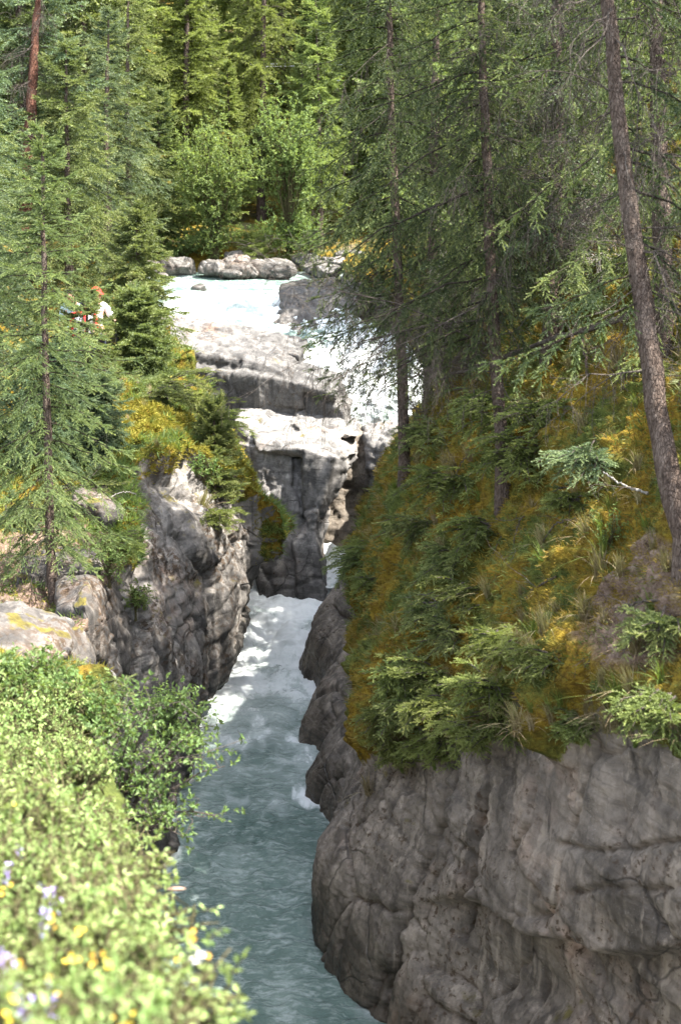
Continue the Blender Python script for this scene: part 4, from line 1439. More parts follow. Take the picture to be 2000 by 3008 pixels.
spruce('spruce_tree', rooted([(1188, 1420, 17.6), (1184, 1200, 17.6), (1172, 900, 17.7), (1160, 600, 17.7), (1150, 350, 17.8), (1142, 0, 17.8), (1138, -450, 17.9)]),
       0.065, 0.30, 1.7, 66, 0.115, 'fine', ('needle_dark', 'bark'), 103, dens=1.1, droop=0.6, hang=0.8, side_k=0.38, dead=50, dead_len=0.85, dead_lo=0.12, dead_hi=0.8,
       label='thin spruce with a ragged bare lower trunk beside the falls on the right bank',
       deadspec=[(0.24, 190, 1.0, -10), (0.28, 175, 1.1, -14), (0.20, 205, 1.0, -6), (0.33, 195, 1.1, -16), (0.16, 180, 0.9, 0)],
       branches=[(0.50, 185, 1.3, -10, 0.5), (0.44, 200, 1.5, -14, 0.5), (0.38, 170, 1.0, -20, 0.6), (0.20, 200, 1.1, -5, 0.4), (0.25, 180, 1.2, -8, 0.4), (0.30, 190, 1.4, -8, 0.4), (0.34, 215, 1.3, -5, 0.5)])
# more of the wood on the right slope
rs = [
    (1620, 1020, 16.5, -800, 1.9, 'needle_blue', 'bluish spruce between the two nearest trunks on the right bank'),
    (1950, 1010, 13.5, -1100, 2.0, 'needle_light', 'spruce at the right edge behind the thick leaning trunk'),
    (2250, 1350, 11.0, -500, 2.2, 'needle_blue', 'spruce outside the right edge reaching into view with bluish boughs'),
    (1080, 1050, 23.5, -260, 1.7, 'needle_light', 'sunlit spruce on the right bank next to the lip of the falls'),
    (1560, 950, 20.5, -400, 1.9, 'needle_light', 'spruce half hidden behind the slim trunk high on the right slope'),
    (1390, 860, 27.3, 150, 1.6, 'needle_yellow', 'yellowish spruce above the big square boulder'),
    (1760, 820, 19.5, -600, 2.0, 'needle_light', 'shaded spruce high on the right slope beyond the thick trunk'),
    (1260, 800, 30.5, 20, 1.7, 'needle_yellow', 'pale spruce at the bend of the far right shore'),
    (1400, 800, 28.5, -350, 2.1, 'needle_light', 'tall spruce far back on the right slope'),
    (1900, 720, 23.0, -150, 2.1, 'needle_light', 'farthest spruce up the slope in the top right corner'),
]
for i, (u, v, d, vt, L, mt, lab) in enumerate(rs):
    b, n = at(u, v, d - 3.0, d + 3.0, 30)
    dd = project(b)[2]
    uu = project(b)[0]
    tip = P(uu + rng.uniform(-30, 30), vt, dd)
    near = dd < 18
    spruce('spruce_tree', [b, b * 0.5 + tip * 0.5 + rng.normal(size=3) * 0.08, tip], 0.05 + 0.0045 * dd * 0.6, 0.10, L, 52 if near else 46, 0.12 if dd < 15 else 0.17 if near else 0.24, 'mid' if dd > 15 else 'fine',
           (mt, 'bark'), 130 + i, dens=1.1, droop=0.55, hang=0.7, side_k=0.4, dead=90 if i in (1, 5, 7) else 40, dead_len=1.2 if i in (1, 5, 7) else 0.8, dead_lo=0.05, dead_hi=0.7, label=lab, shape=0.75,
           azlim=(lambda a, f: not (PI * 0.6 < a < PI * 1.6 and f < 0.8)) if u > 2100 else None)

# left bank
spruce('young_spruce', trunk_px([(162, 1850, 15.2), (150, 1600, 15.25), (142, 1300, 15.3), (134, 1000, 15.3), (128, 700, 15.3), (126, 392, 15.3)]),
       0.045, 0.17, 1.2, 84, 0.10, 'fine', ('needle_light', 'bark'), 151, droop=0.5, hang=0.35, side_k=0.42, dead=26, dead_len=0.6, dead_lo=0.06, dead_hi=0.3, e_lo=-15, e_hi=50, step=0.115,
       label='slender young spruce with a straight thin trunk on the mossy left ledge', shape=0.8, dens=1.15)
ls = [
    (-60, 1330, 18.2, 330, 1.6, 'needle_blue', 0.07, 'blue green spruce at the left edge behind the slender young one'),
    (150, 1320, 20.3, 1010, 1.1, 'needle_blue', 0.05, 'bushy spruce low behind the slender young trunk'),
    (290, 1330, 19.4, 1110, 0.6, 'needle_blue', 0.045, 'small spruce leaning out above the mossy brow'),
    (-70, 1180, 23.0, 250, 1.5, 'needle_light', 0.08, 'broad spruce left of the visitors'),
    (410, 1050, 29.0, 620, 1.0, 'needle_light', 0.06, 'spruce with hanging boughs right behind the visitors'),
    (420, 1085, 26.0, 860, 0.6, 'needle_light', 0.03, 'small spruce just right of the wire fence'),
    (-180, 1100, 24.5, -100, 2.1, 'needle_blue', 0.09, 'tall blue green spruce cut by the left edge'),
    (-90, 960, 28.0, 60, 1.8, 'needle_blue', 0.1, 'spruce between the red trunk and the left edge'),
    (205, 930, 31.0, 130, 1.9, 'needle_light', 0.09, 'full spruce on the left behind the visitors'),
    (320, 800, 36.5, 40, 1.9, 'needle_blue', 0.1, 'tall pale green spruce above the left end of the rapids'),
    (390, 780, 38.5, -60, 1.9, 'needle_light', 0.1, 'narrow spruce right behind the tall pale green one'),
]
for i, (u, v, d, vt, L, mt, r0, lab) in enumerate(ls):
    b, n = at(u, v, d - 2.5, d + 2.5, 30)
    dd = project(b)[2]
    tip = P(project(b)[0] + rng.uniform(-15, 15), vt, dd)
    spruce('spruce_tree', [b, b * 0.5 + tip * 0.5 + rng.normal(size=3) * 0.04, tip], r0, 0.06, L, 60 if dd < 26 else 54, 0.13 if dd < 22 else 0.2, 'fine' if dd < 21 else 'mid',
           (mt, 'bark'), 160 + i, droop=0.5, hang=0.45, side_k=0.42, dead=12, dead_len=0.6, label=lab, shape=0.75)
b = at(255, 1125, 22, 25)[0]
spruce('young_spruce', [b, P(256, 1000, project(b)[2]), P(257, 868, project(b)[2])], 0.025, 0.08, 0.62, 26, 0.16, 'mid', ('needle_light', 'bark'), 185, droop=0.35, hang=0.3,
       label='sparse little spruce standing in front of the visitors', dens=1.0)
# old pine with reddish trunk
spruce('pine_tree', trunk_px([(62, 780, 30.0), (78, 560, 30.0), (92, 330, 30.1), (102, 150, 30.2), (112, 0, 30.2), (118, -300, 30.3)]),
       0.15, 0.25, 1.5, 40, 0.24, 'mid', ('needle_blue', 'bark_red'), 180, droop=0.4, hang=0.5, dead=60, dead_len=1.2, dead_lo=0.35, dead_hi=0.95,
       label='old conifer with a bare reddish trunk in the top left', azlim=lambda a, f: not (PI * 1.1 < a < PI * 1.9))

# far stand beyond the rapids
spruce('small_spruce', [P(470, 760, 37.2), P(468, 520, 37.2), P(465, 278, 37.2)], 0.06, 0.04, 1.05, 58, 0.2, 'mid', ('needle_dark', 'bark'), 190, droop=0.35, hang=0.2,
       label='small dark pointed spruce left of the round willow', shape=0.9)
spruce('spruce_tree', [P(545, 700, 43.5), P(548, 300, 43.5), P(552, -300, 43.5)], 0.13, 0.04, 2.0, 80, 0.3, 'mid', ('needle_yellow', 'bark'), 191, droop=0.4, hang=0.4,
       label='tall bright yellow green spruce rising behind the round willow', shape=0.7)
spruce('spruce_tree', [P(768, 700, 44.5), P(772, 300, 44.5), P(778, -300, 44.5)], 0.15, 0.16, 1.6, 46, 0.3, 'mid', ('needle_yellow', 'bark'), 192, droop=0.5, hang=0.5, dead=50, dead_len=1.2, dead_hi=0.8,
       label='thin crowned spruce with dark visible trunk between the two willows', shape=0.6)
spruce('spruce_tree', [P(944, 800, 38.5), P(938, 400, 38.5), P(928, 0, 38.5)], 0.075, 0.25, 1.1, 50, 0.24, 'mid', ('needle_yellow', 'bark'), 193, droop=0.6, hang=0.6, dead=40, dead_len=0.8, dead_hi=0.8,
       label='slim spruce with a bare grey trunk right of the willows', shape=0.7)
shrub('willow_shrub', at(640, 770, 36, 42)[0], 3.5, 2.6, 15000, 0.075, 'leaf_willow', 195, 'round light green willow in the middle of the far shore', stems=26, lowest=0.03, egg=0.5)
shrub('willow_shrub', at(835, 770, 36, 42)[0] + np.array([0, 0.3, 0]), 4.3, 1.9, 13000, 0.075, 'leaf_willow', 196, 'tall narrow willow right of the round one on the far shore', stems=24, lowest=0.03, egg=0.6)
shrub('willow_shrub', at(520, 790, 35.5, 40)[0], 1.2, 1.5, 3500, 0.06, 'leaf_bush', 197, 'low dark leafy bush over the long pale boulder', stems=12)
for i, (u, w_) in enumerate([(600, 1.3), (690, 1.2), (790, 1.3)]):
    shrub('willow_shrub', at(u, 778, 36.5, 42)[0] + np.array([0, 0.8, 0]), 1.0, w_, 2200, 0.06, 'leaf_willow', 1970 + i, ['low leafy bush left of the whitish boulder', 'low leafy bush behind the grey upright boulder', 'low leafy bush behind the wide slab boulder'][i], stems=10)
shrub('willow_shrub', at(900, 790, 35.5, 41)[0], 1.5, 1.3, 3500, 0.06, 'leaf_bush', 198, 'leafy bush at the foot of the tall narrow willow', stems=12)
spruce('small_spruce', [P(740, 780, 36.6), P(742, 735, 36.6), P(741, 690, 36.6)], 0.02, 0.02, 0.42, 34, 0.14, 'mid', ('needle_yellow', 'bark'), 199, label='tiny yellow spruce between the two willows', tone=0.6)

far_proto = []
for i, (mt, lab) in enumerate([('needle_yellow', 'a'), ('needle_light', 'b'), ('needle_yellow', 'c'), ('needle_light', 'd'), ('needle_yellow', 'e')]):
    far_proto.append(spruce('spruce_tree', [(0, 0, 0), (0.1, 0.05, 6), (0, 0, 12.0)], 0.14, 0.05, 1.75, 70, 0.34, 'far', (mt, 'bark'), 210 + i, droop=0.45, hang=0.45, dead=16, dead_len=1.0,
                            label='conifer in the sunlit wood beyond the rapids', group='conifers in the wood beyond the rapids', shape=0.65, sides=6))
rf = np.random.default_rng(77)
spots = []
for k in range(6000):
    y = 41.0 + 75 * rf.random() ** 1.5
    x = rf.uniform(-0.30, 0.32) * y
    u = 1000 + F * x / (y * CP)
    if y < 43 and 430 < u < 900:
        continue
    if u < -150 or u > 2150:
        continue
    need = 1.25 + 0.022 * (y - 40)
    if 380 < u < 1020:
        need *= 1.25
    if all((x - a) ** 2 + (y - b) ** 2 > need ** 2 * 1.15 for a, b in spots):
        spots.append((x, y))
    if len(spots) >= 235:
        break
for i, (x, y) in enumerate(spots):
    mid_ = 380 < 1000 + F * x / (y * CP) < 1020          # wood behind the willows, kept low so sun reaches the visible crowns
    k_ = float(np.interp(y, [42, 50, 62, 80], [0.42, 0.55, 0.8, 1.0])) if mid_ else (0.9 if y < 48 else 1.0)
    dup(far_proto[rf.integers(0, 5)], (x, y, ground_z(x, y) - 0.1), rf.uniform(0, 6.28), rf.uniform(0.75, 1.15) * k_)
for f in far_proto:
    drop(f)


def far_wood():
    """the wooded hillside behind, one mass"""
    r = np.random.default_rng(5)
    mb = MB()
    V, T = TPL['far'][0]
    for k in range(1500):
        y = 105 + 190 * r.random()
        x = r.uniform(-0.30, 0.32) * y
        z = ground_z(x, y)
        h = r.uniform(7, 13)
        n = 70
        t = r.random(n) ** 0.8
        a = r.uniform(0, 2 * PI, n)
        rad = (1 - t) * 1.7 + 0.1
        c = np.stack([x + np.cos(a) * rad * 0.4, y + np.sin(a) * rad * 0.4, z + h * (0.06 + 0.94 * t)], -1)
        d = np.stack([np.cos(a), np.sin(a), -0.25 + 0.8 * t], -1)
        place_shoots(mb, 'far', c, d, np.tile([0, 0, 1.0], (n, 1)), rad * 0.8 + 0.3, np.full(n, 0.3) + r.normal() * 0.12)
    o = mb.build('far_wood', M['needle_yellow'])
    tag(o, 'distant wooded hillside seen between the tall conifers', 'forest', kind='stuff')


far_wood()
# ------------------------------------------------------------------ low plants, right bank
DOWN = np.array([-0.8, -0.45])
jn = [
    (1075, 1640, 22, 0.75, 'needle_light', 'pale feathery bush on the top of the farthest rock spur'),
    (1030, 1668, 23, 0.45, 'juniper', 'little bush overhanging the chute at the tip of the rock spur'),
    (1330, 1420, 17, 0.7, 'juniper', 'dark juniper left of the foot of the slim dark spruce'),
    (1430, 1560, 14.5, 0.6, 'juniper', 'juniper just below the foot of the slim dark spruce'),
    (1500, 1230, 15.5, 0.75, 'juniper', 'dark juniper mat above the foot of the slim dark spruce'),
    (1600, 1210, 14.5, 0.75, 'juniper', 'wide juniper mat between the two near trunks, upper one'),
    (1560, 1330, 14, 0.7, 'juniper', 'wide juniper mat between the two near trunks, lower one'),
    (1720, 1330, 12.5, 0.5, 'needle_blue', 'bluish seedling bough left of the thick leaning trunk'),
    (1175, 1985, 16.0, 0.45, 'juniper', 'upper bush of the dense green cluster overhanging the rim'),
    (1240, 1985, 15.6, 0.55, 'juniper', 'second bush in the dense green cluster, with reddish stems below it'),
    (1170, 2100, 15.2, 0.5, 'juniper', 'leftmost bush of the dense green cluster overhanging the rim'),
    (1215, 2090, 14.8, 0.55, 'needle_light', 'middle bush of the dense green cluster'),
    (1185, 2200, 14.8, 0.42, 'juniper', 'dark bush hanging lowest on the left of the green cluster'),
    (1300, 2000, 14, 0.6, 'juniper', 'bush between the dense cluster and the bright boughs'),
    (1330, 2080, 13.6, 0.55, 'needle_yellow', 'bright yellow green bough catching the sun at the rim'),
    (1290, 2190, 13.8, 0.5, 'needle_yellow', 'bright bough hanging over the cliff face'),
    (1390, 2150, 13, 0.45, 'needle_yellow', 'right hand bright spray hanging over the cliff edge'),
    (1440, 2020, 12.8, 0.5, 'needle_yellow', 'pale sunlit spray above the bright hanging boughs'),
    (1480, 1890, 12.8, 0.5, 'needle_yellow', 'pale spray beside the long grass clump in the middle of the slope'),
    (1590, 1940, 11.8, 0.4, 'juniper', 'small dark bough lying over the moss hump'),
    (1960, 1830, 10, 0.45, 'needle_light', 'bright green seedling at the right edge on the bare earth'),
    (1975, 2090, 9.7, 0.45, 'juniper', 'low bush at the right edge above the cliff'),
    (1420, 1180, 17, 0.6, 'needle_light', 'lit bush behind the foot of the slim dark spruce'),
    (1330, 1650, 15.5, 0.5, 'needle_light', 'small fresh green bush in the middle of the mossy slope'),
    (1280, 1800, 16.2, 0.5, 'needle_light', 'green bush above the left end of the dense cluster'),
    (1390, 1750, 14.5, 0.5, 'juniper', 'dull green bush in the middle of the slope under the grass'),
    (1340, 1870, 14.3, 0.55, 'needle_light', 'spreading bush above the bright boughs at the rim'),
    (1165, 1740, 20, 0.5, 'juniper', 'small juniper in the shade right of the second rock spur'),
    (1095, 1615, 22.3, 0.6, 'needle_yellow', 'bright yellow green spray behind the pale feathery bush'),
    (1235, 1545, 18, 0.55, 'needle_light', 'light green bush below the foot of the ragged spruce'),
    (1680, 1480, 12.5, 0.4, 'juniper', 'little dark bush on the moss left of the thick leaning trunk'),
    (1480, 2120, 12.4, 0.36, 'juniper', 'small bush on the moss lip right of the hanging sprays'),
    (1720, 2130, 10.9, 0.32, 'juniper', 'little bush on the moss hump at the cliff rim'),
    (1280, 1280, 19, 0.7, 'needle_light', 'sunlit bush right of the ragged spruce'),
]
for i, (u, v, d, s, mt, lab) in enumerate(jn):
    b, n = at(u, v - 6, d - 2.5, d + 3.0, 25)
    juniper('juniper_bush', b, n, s * 0.74, int(18 + 22 * s), 300 + i, lab, mt, 'bush', None, shoot=0.12, kind='fine', spread=(-0.75, -0.65), hang=0.28, tone=0.24 if mt == 'juniper' else 0.42)

# right bank: leafy saplings
for i, (u, v, d, h, w, lab) in enumerate([
    (1270, 1700, 17.5, 0.5, 0.4, 'leafy sapling with bluish round leaves on the mossy slope'),
    (1190, 2010, 15.5, 0.35, 0.4, 'small leafy sprig with bluish leaves inside the dense green cluster'),
    (1790, 1620, 11.5, 0.3, 0.3, 'little leafy herb at the foot of the thick leaning trunk'),
]):
    b, n = at(u, v, d - 2.5, d + 2.5)
    shrub('sapling', b, h, w, 500, 0.03, 'leaf_willow', 380 + i, lab, 'sapling', stems=6)

# grass on the right bank
tufts = {}
for k, (mt, n_, h, sp, ar) in {'green': ('grass', 60, 0.30, 0.45, 0.55), 'straw': ('straw', 75, 0.34, 0.4, 0.6), 'straw2': ('straw', 45, 0.26, 0.55, 0.6), 'green2': ('grass', 40, 0.22, 0.5, 0.5)}.items():
    tufts[k] = grass_tuft(mt, n_, h, sp, 400 + len(tufts), ar, 0.0035, DOWN * 0.35)
gr = np.random.default_rng(41)


def tuft(kind, p, sc, label, group=None, rz=None):
    o = obj('grass_tuft', tufts[kind], loc=p - np.array([0, 0, 0.02]))
    o.scale = (sc, sc, sc)
    o.rotation_euler = (0, 0, gr.uniform(-0.7, 0.7) if rz is None else rz)
    tag(o, label, 'grass tuft', group)


for (u, v, d, kind, sc, lab) in [
    (1560, 1870, 12.3, 'green', 1.0, 'long green grass clump in the middle of the slope'),
    (1590, 1850, 12.3, 'straw', 1.0, 'sunlit straw coloured clump beside the long green grass'),
    (1570, 1930, 12.2, 'straw', 0.8, 'short straw tuft under the long green grass clump'),
    (1770, 1640, 11.5, 'green', 1.2, 'arching green grass on the hump left of the thick trunk'),
    (1760, 1700, 11.4, 'straw', 1.2, 'hanging dry grass below the arching green clump'),
    (1820, 2060, 10.5, 'green', 1.0, 'green grass on the moss hump at the cliff rim'),
    (1800, 2110, 10.6, 'straw', 1.0, 'pale dry grass hanging over the moss hump at the rim'),
    (1890, 2150, 10.0, 'straw2', 1.1, 'dry grass hanging lowest over the cliff on the right'),
    (1900, 1850, 10.2, 'green2', 1.0, 'thin green grass on the bare earth at the right'),
    (1085, 2330, 15.0, 'straw', 1.0, 'grass hanging from the left end of the mossy rim'),
]:
    b, n = at(u, v, d - 2, d + 2)
    tuft(kind, b, sc, lab)
m = np.nonzero((_SD > 9) & (_SD < 21) & (_SU > 1080) & (_SU < 2020) & (_SV > 1000) & (_SV < 2250) & (_SS > 0.75) & (_SN[:, 2] > 0.15) & (_SP[:, 0] > 0))[0]
pick = gr.choice(m, 4000, replace=False)
pts = []
for i in pick:
    p = _SP[i]
    if all(np.sum((p - q) ** 2) > 0.30 ** 2 for q in pts):
        pts.append(p)
    if len(pts) >= 150:
        break
lab4 = {'green': 'green grass tuft on the mossy right slope', 'green2': 'short green grass tuft on the mossy right slope',
        'straw': 'dry straw coloured grass tuft hanging on the right slope', 'straw2': 'short dry grass tuft hanging on the right slope'}
for q, p in enumerate(pts):
    kd = ['straw', 'green2', 'straw2', 'green'][gr.choice(4, p=[0.34, 0.2, 0.31, 0.15])]
    tuft(kd, p, gr.uniform(0.6, 1.05), lab4[kd], kd.replace('2', '').replace('straw', 'dry') + ' grass tufts on the right slope')


rim_r = np.random.default_rng(45)
for i in range(46):
    u = rim_r.uniform(1085, 2010)
    v = np.interp(u, [1085, 1250, 1420, 1500, 1600, 1700, 1800, 1950, 2010], [2280, 2255, 2190, 2170, 2110, 2150, 2190, 2200, 2180]) - rim_r.uniform(-15, 70)
    b, n = at(u, v, 8.5, 16.5)
    kd = ['straw', 'straw2', 'green2'][rim_r.choice(3, p=[0.4, 0.35, 0.25])]
    tuft(kd, b, rim_r.uniform(0.55, 1.0), {'straw': 'dry grass tuft hanging over the rim of the right cliff', 'straw2': 'short dry grass tuft at the rim of the right cliff', 'green2': 'short green grass tuft at the rim of the right cliff'}[kd],
         'grass tufts along the rim of the right cliff')


def fuzz(name, mask, count, length, width, mat, lean, label, seed, tint0=0.45):
    r = np.random.default_rng(seed)
    idx = r.choice(mask, count)
    p = _SP[idx] + r.normal(size=(count, 3)) * 0.02
    n = _SN[idx]
    d = unit(n + r.normal(size=(count, 3)) * 0.45 + np.array([lean[0], lean[1], -0.1]))
    L = length * r.uniform(0.4, 1.3, count)[:, None] * np.clip(_SD[idx] / 14, 0.6, 1.5)[:, None]
    s = unit(np.cross(d, r.normal(size=(count, 3)))) * width * np.clip(_SD[idx] / 14, 0.5, 1.5)[:, None]
    v = np.stack([p - s - n * 0.01, p + s - n * 0.01, p + d * L], 1).reshape(-1, 3)
    base = tint0 + 0.5 * fbm(p * 1.6, 3, seed) + 0.1 * r.normal(size=count)
    t = np.repeat(np.clip(base, 0.03, 0.97), 3)
    mb = MB()
    mb.add(v, tris=np.arange(count * 3).reshape(-1, 3), tint=t)
    o = mb.build(name, M[mat])
    tag(o, label, 'ground cover', kind='stuff')
    return o


vis = (_SU > -60) & (_SU < 2060) & (_SV > -60) & (_SV < 3100) & (_SS > 0.6) & (_SN[:, 2] > -0.3)
rb = np.nonzero(vis & (_SD > 8.5) & (_SD < 26) & (_SP[:, 0] > 0.1))[0]
lb = np.nonzero(vis & (_SD > 9.0) & (_SD < 30) & (_SP[:, 0] < -0.3))[0]
lb = lb[~((_SU[lb] < 330) & (_SV[lb] > 1560) & (_SV[lb] < 1930) & (_SD[lb] > 12) & (gr.random(len(lb)) < 0.8))]
patch = fbm(_SP[rb] * 0.9, 3, 50)
fuzz('moss', rb[patch > -0.1], 120000, 0.05, 0.0045, 'mossdark', (-0.35, -0.2), 'golden brown moss carpet on the shaded right slope', 51)
fuzz('ground_cover', rb[patch < -0.02], 26000, 0.09, 0.006, 'juniper', (-0.3, -0.2), 'low green ground cover on the shaded right slope', 52, 0.3)
patch = fbm(_SP[lb] * 0.8, 3, 60)
fuzz('moss', lb[patch > -0.08], 70000, 0.045, 0.005, 'mossfuzz', (0.15, -0.1), 'yellow moss carpet on the sunlit left bank', 53, 0.6)
fuzz('ground_cover', lb[patch < 0.0], 34000, 0.10, 0.007, 'leaf_bush', (0.15, -0.1), 'low leafy ground cover on the left bank', 54, 0.4)

nose = np.nonzero((_SU > 350) & (_SU < 800) & (_SV > 1150) & (_SV < 1720) & (_SD > 19.5) & (_SD < 25) & (_SP[:, 0] < -0.3) & (_SS > 0.35) & (_SN[:, 2] > -0.6))[0]
fuzz('moss', nose, 45000, 0.035, 0.006, 'mossfuzz', (0.2, -0.15), 'thick yellow moss cap on the nose of the left cliff', 55, 0.6)
# ------------------------------------------------------------------ left bank
spruce('small_spruce', [at(630, 1470, 20, 24)[0], P(630, 1300, 21.6), P(627, 1185, 21.6)], 0.022, 0.04, 0.42, 46, 0.13, 'fine', ('needle_light', 'bark'), 420, droop=0.2, hang=0.1, e_lo=0, e_hi=55,
       label='little bright spruce on the nose of the left cliff', tone=0.4)
spruce('small_spruce', [at(404, 1130, 22, 27)[0], P(405, 1050, 24.8), P(405, 955, 24.8)], 0.018, 0.04, 0.36, 34, 0.13, 'mid', ('needle_light', 'bark'), 421, droop=0.2, hang=0.1, e_lo=0, e_hi=55,
       label='tiny upright spruce right of the wire fence', tone=0.35)
spruce('small_spruce', [at(30, 1880, 13.5, 16)[0], P(28, 1850, 14.4), P(27, 1810, 14.4)], 0.01, 0.04, 0.2, 22, 0.09, 'mid', ('needle_light', 'bark'), 422, droop=0.1, hang=0.1, e_lo=5, e_hi=55,
       label='tiny seedling spruce on bare earth at the left edge')
for i, (u, v, d, s, mt, lab) in enumerate([
    (470, 1150, 24, 0.5, 'needle_light', 'spreading low bush behind the yellow moss brow'),
    (560, 1180, 24, 0.75, 'juniper', 'juniper at the edge above the little bright spruce'),
    (600, 1230, 23.5, 0.6, 'juniper', 'small juniper left of the pillar top'),
    (520, 1120, 25.5, 0.7, 'needle_light', 'low bush against the dark fronted ledge'),
    (640, 1500, 21.5, 0.4, 'juniper', 'dark bush under the little bright spruce'),
    (260, 1450, 19, 0.6, 'needle_light', 'low bough behind the slender young trunk'),
    (70, 1500, 17.5, 0.7, 'needle_blue', 'bluish bush left of the slender young trunk'),
    (330, 1590, 17.5, 0.4, 'needle_yellow', 'olive tuft bush on the left cliff top'),
    (80, 2010, 11.5, 0.36, 'needle_light', 'low bright conifer bush above the foreground plants'),
    (205, 2090, 10.8, 0.36, 'needle_light', 'second low conifer bush above the foreground plants'),
]):
    b, n = at(u, v, d - 2.5, d + 2.5, 25)
    juniper('juniper_bush', b, n, s, int(20 + 26 * s), 430 + i, lab, mt, 'bush', None, shoot=0.13, kind='fine' if d < 20 else 'mid', spread=(0.6, -0.7), hang=0.2, tone=0.36)
for i, (u, v, d, h, w, nl, lab) in enumerate([
    (330, 1700, 16.8, 0.45, 0.5, 900, 'grey green leafy bush on the left rock shelf'),
    (400, 1800, 16.8, 0.4, 0.35, 600, 'small leafy bush hanging from the left rock shelf'),
    (600, 1420, 22.3, 0.4, 0.4, 600, 'leafy bush beside the little bright spruce'),
    (150, 2080, 10.8, 0.3, 0.7, 1900, 'leafy bush with brownish leaves above the foreground plants'),
    (30, 2050, 10.5, 0.3, 0.7, 1900, 'leafy bush at the left edge above the foreground plants'),
    (255, 2150, 10.4, 0.3, 0.55, 1300, 'leafy bush at the foot of the left cliff notch'),
    (430, 2240, 12.0, 0.5, 0.4, 700, 'upright sapling with rosettes of leaves before the dark rock'),
]):
    b, n = at(u, v, d - 2.5, d + 2.5, 25)
    shrub('leafy_shrub', b, h, w, nl, 0.04, 'leaf_bush' if i != 0 else 'leaf_willow', 450 + i, lab, 'bush', stems=9)
b, n = at(450, 2520, 8.8, 11.0, 30)
shrub('leafy_shrub', b, 1.3, 1.0, 4300, 0.038, 'leaf_bush', 460, 'large round leafy bush leaning out over the dark water', 'bush', stems=20, lean=(0.2, 0.0), lowest=0.25, clump=8, twigmat='twig')
b, n = at(520, 2150, 11.5, 15.5, 30)
shrub('leafy_shrub', P(500, 2240, 12.2), 0.75, 0.7, 2600, 0.045, 'leaf_willow', 461, 'pale leafy bush behind the large round one before the rock', 'bush', stems=12, lean=(0.1, 0.0), lowest=0.3, clump=8, twigmat='twig')

hang = grass_tuft('straw', 160, 0.62, 0.28, 470, 0.9, 0.005, (0.25, -0.3))
o = obj('grass_tuft', hang, loc=at(575, 1530, 20, 23)[0])
tag(o, 'long dry grass hanging down the nose of the left cliff', 'grass tuft')
lm = np.nonzero((_SD > 14) & (_SD < 26) & (_SU > 300) & (_SU < 780) & (_SV > 1050) & (_SV < 1900) & (_SS > 0.7) & (_SP[:, 0] < 0))[0]
pts = []
for i in gr.choice(lm, 3000):
    p = _SP[i]
    if all(np.sum((p - q) ** 2) > 0.45 ** 2 for q in pts):
        pts.append(p)
    if len(pts) >= 60:
        break
for p in pts:
    kd = ['straw', 'green', 'green2'][gr.choice(3)]
    tuft(kd, p, gr.uniform(0.5, 0.9), {'straw': 'dry grass tuft on the sunlit left bank', 'green': 'green grass tuft on the sunlit left bank', 'green2': 'short green grass tuft on the sunlit left bank'}[kd],
         'grass tufts on the left bank', rz=gr.uniform(0, 6.28))

# ------------------------------------------------------------------ foreground plants
fg = []
for k, (h, wd, nl, mt) in enumerate([(0.24, 0.34, 1200, 'leaf_rose'), (0.20, 0.30, 1050, 'leaf_rose'), (0.28, 0.30, 560, 'leaf_rose'), (0.18, 0.36, 800, 'leaf_rose')]):
    fg.append(shrub('meadow_plant', (0, 0, 0), h, wd, nl, (0.015, 0.019, 0.026, 0.021)[k], mt, 500 + k, 'leafy light green plant in the sunlit foreground', 'plant', 'leafy plants of the foreground meadow', stems=14, clump=6, lowest=0.15, egg=0.6))
BV = [1880, 2030, 2200, 2400, 2530, 2700, 2900, 3008, 3300, 3700]
BU = [-40, 190, 270, 335, 420, 410, 530, 640, 780, 860]
c = np.nonzero((_SD > 2.3) & (_SD < 10.5) & (_SP[:, 0] < 0.3) & (_SS > 0.2) & (_SU > -260))[0]
c = gr.permutation(c)
pts = []
for i in c:
    p = _SP[i]
    d = _SD[i]
    if all(np.sum((p - q) ** 2) > (0.135 + 0.006 * d) ** 2 for q in pts):
        half = 0.05 / d * F
        vt = _SV[i] - 0.2 / d * F
        if _SU[i] + half < np.interp(vt, BV, BU) and vt < 3050:
            pts.append(p)
    if len(pts) >= 190:
        break
for p in pts:
    dup(fg[gr.integers(0, 4)], p - np.array([0, 0, 0.02]), gr.uniform(0, 6.28), gr.uniform(0.75, 1.2), tilt=(gr.normal() * 0.12, gr.normal() * 0.12))
for f in fg:
    drop(f)
print('foreground plants', len(pts))


drystalk = grass_tuft('straw', 16, 0.36, 0.28, 720, 0.35, 0.0022)
freshgrass = grass_tuft('grass', 22, 0.30, 0.35, 721, 0.45, 0.0028)
for i, p in enumerate(pts[::7]):
    o = obj('grass_tuft', drystalk if i % 2 else freshgrass, loc=p + np.array([0.03, 0.0, -0.02]))
    o.rotation_euler = (0, 0, gr.uniform(0, 6.28))
    tag(o, 'dry grass stalks among the leafy foreground plants' if i % 2 else 'fresh grass blades among the leafy foreground plants', 'grass tuft', 'dry grass in the foreground meadow' if i % 2 else 'fresh grass in the foreground meadow')


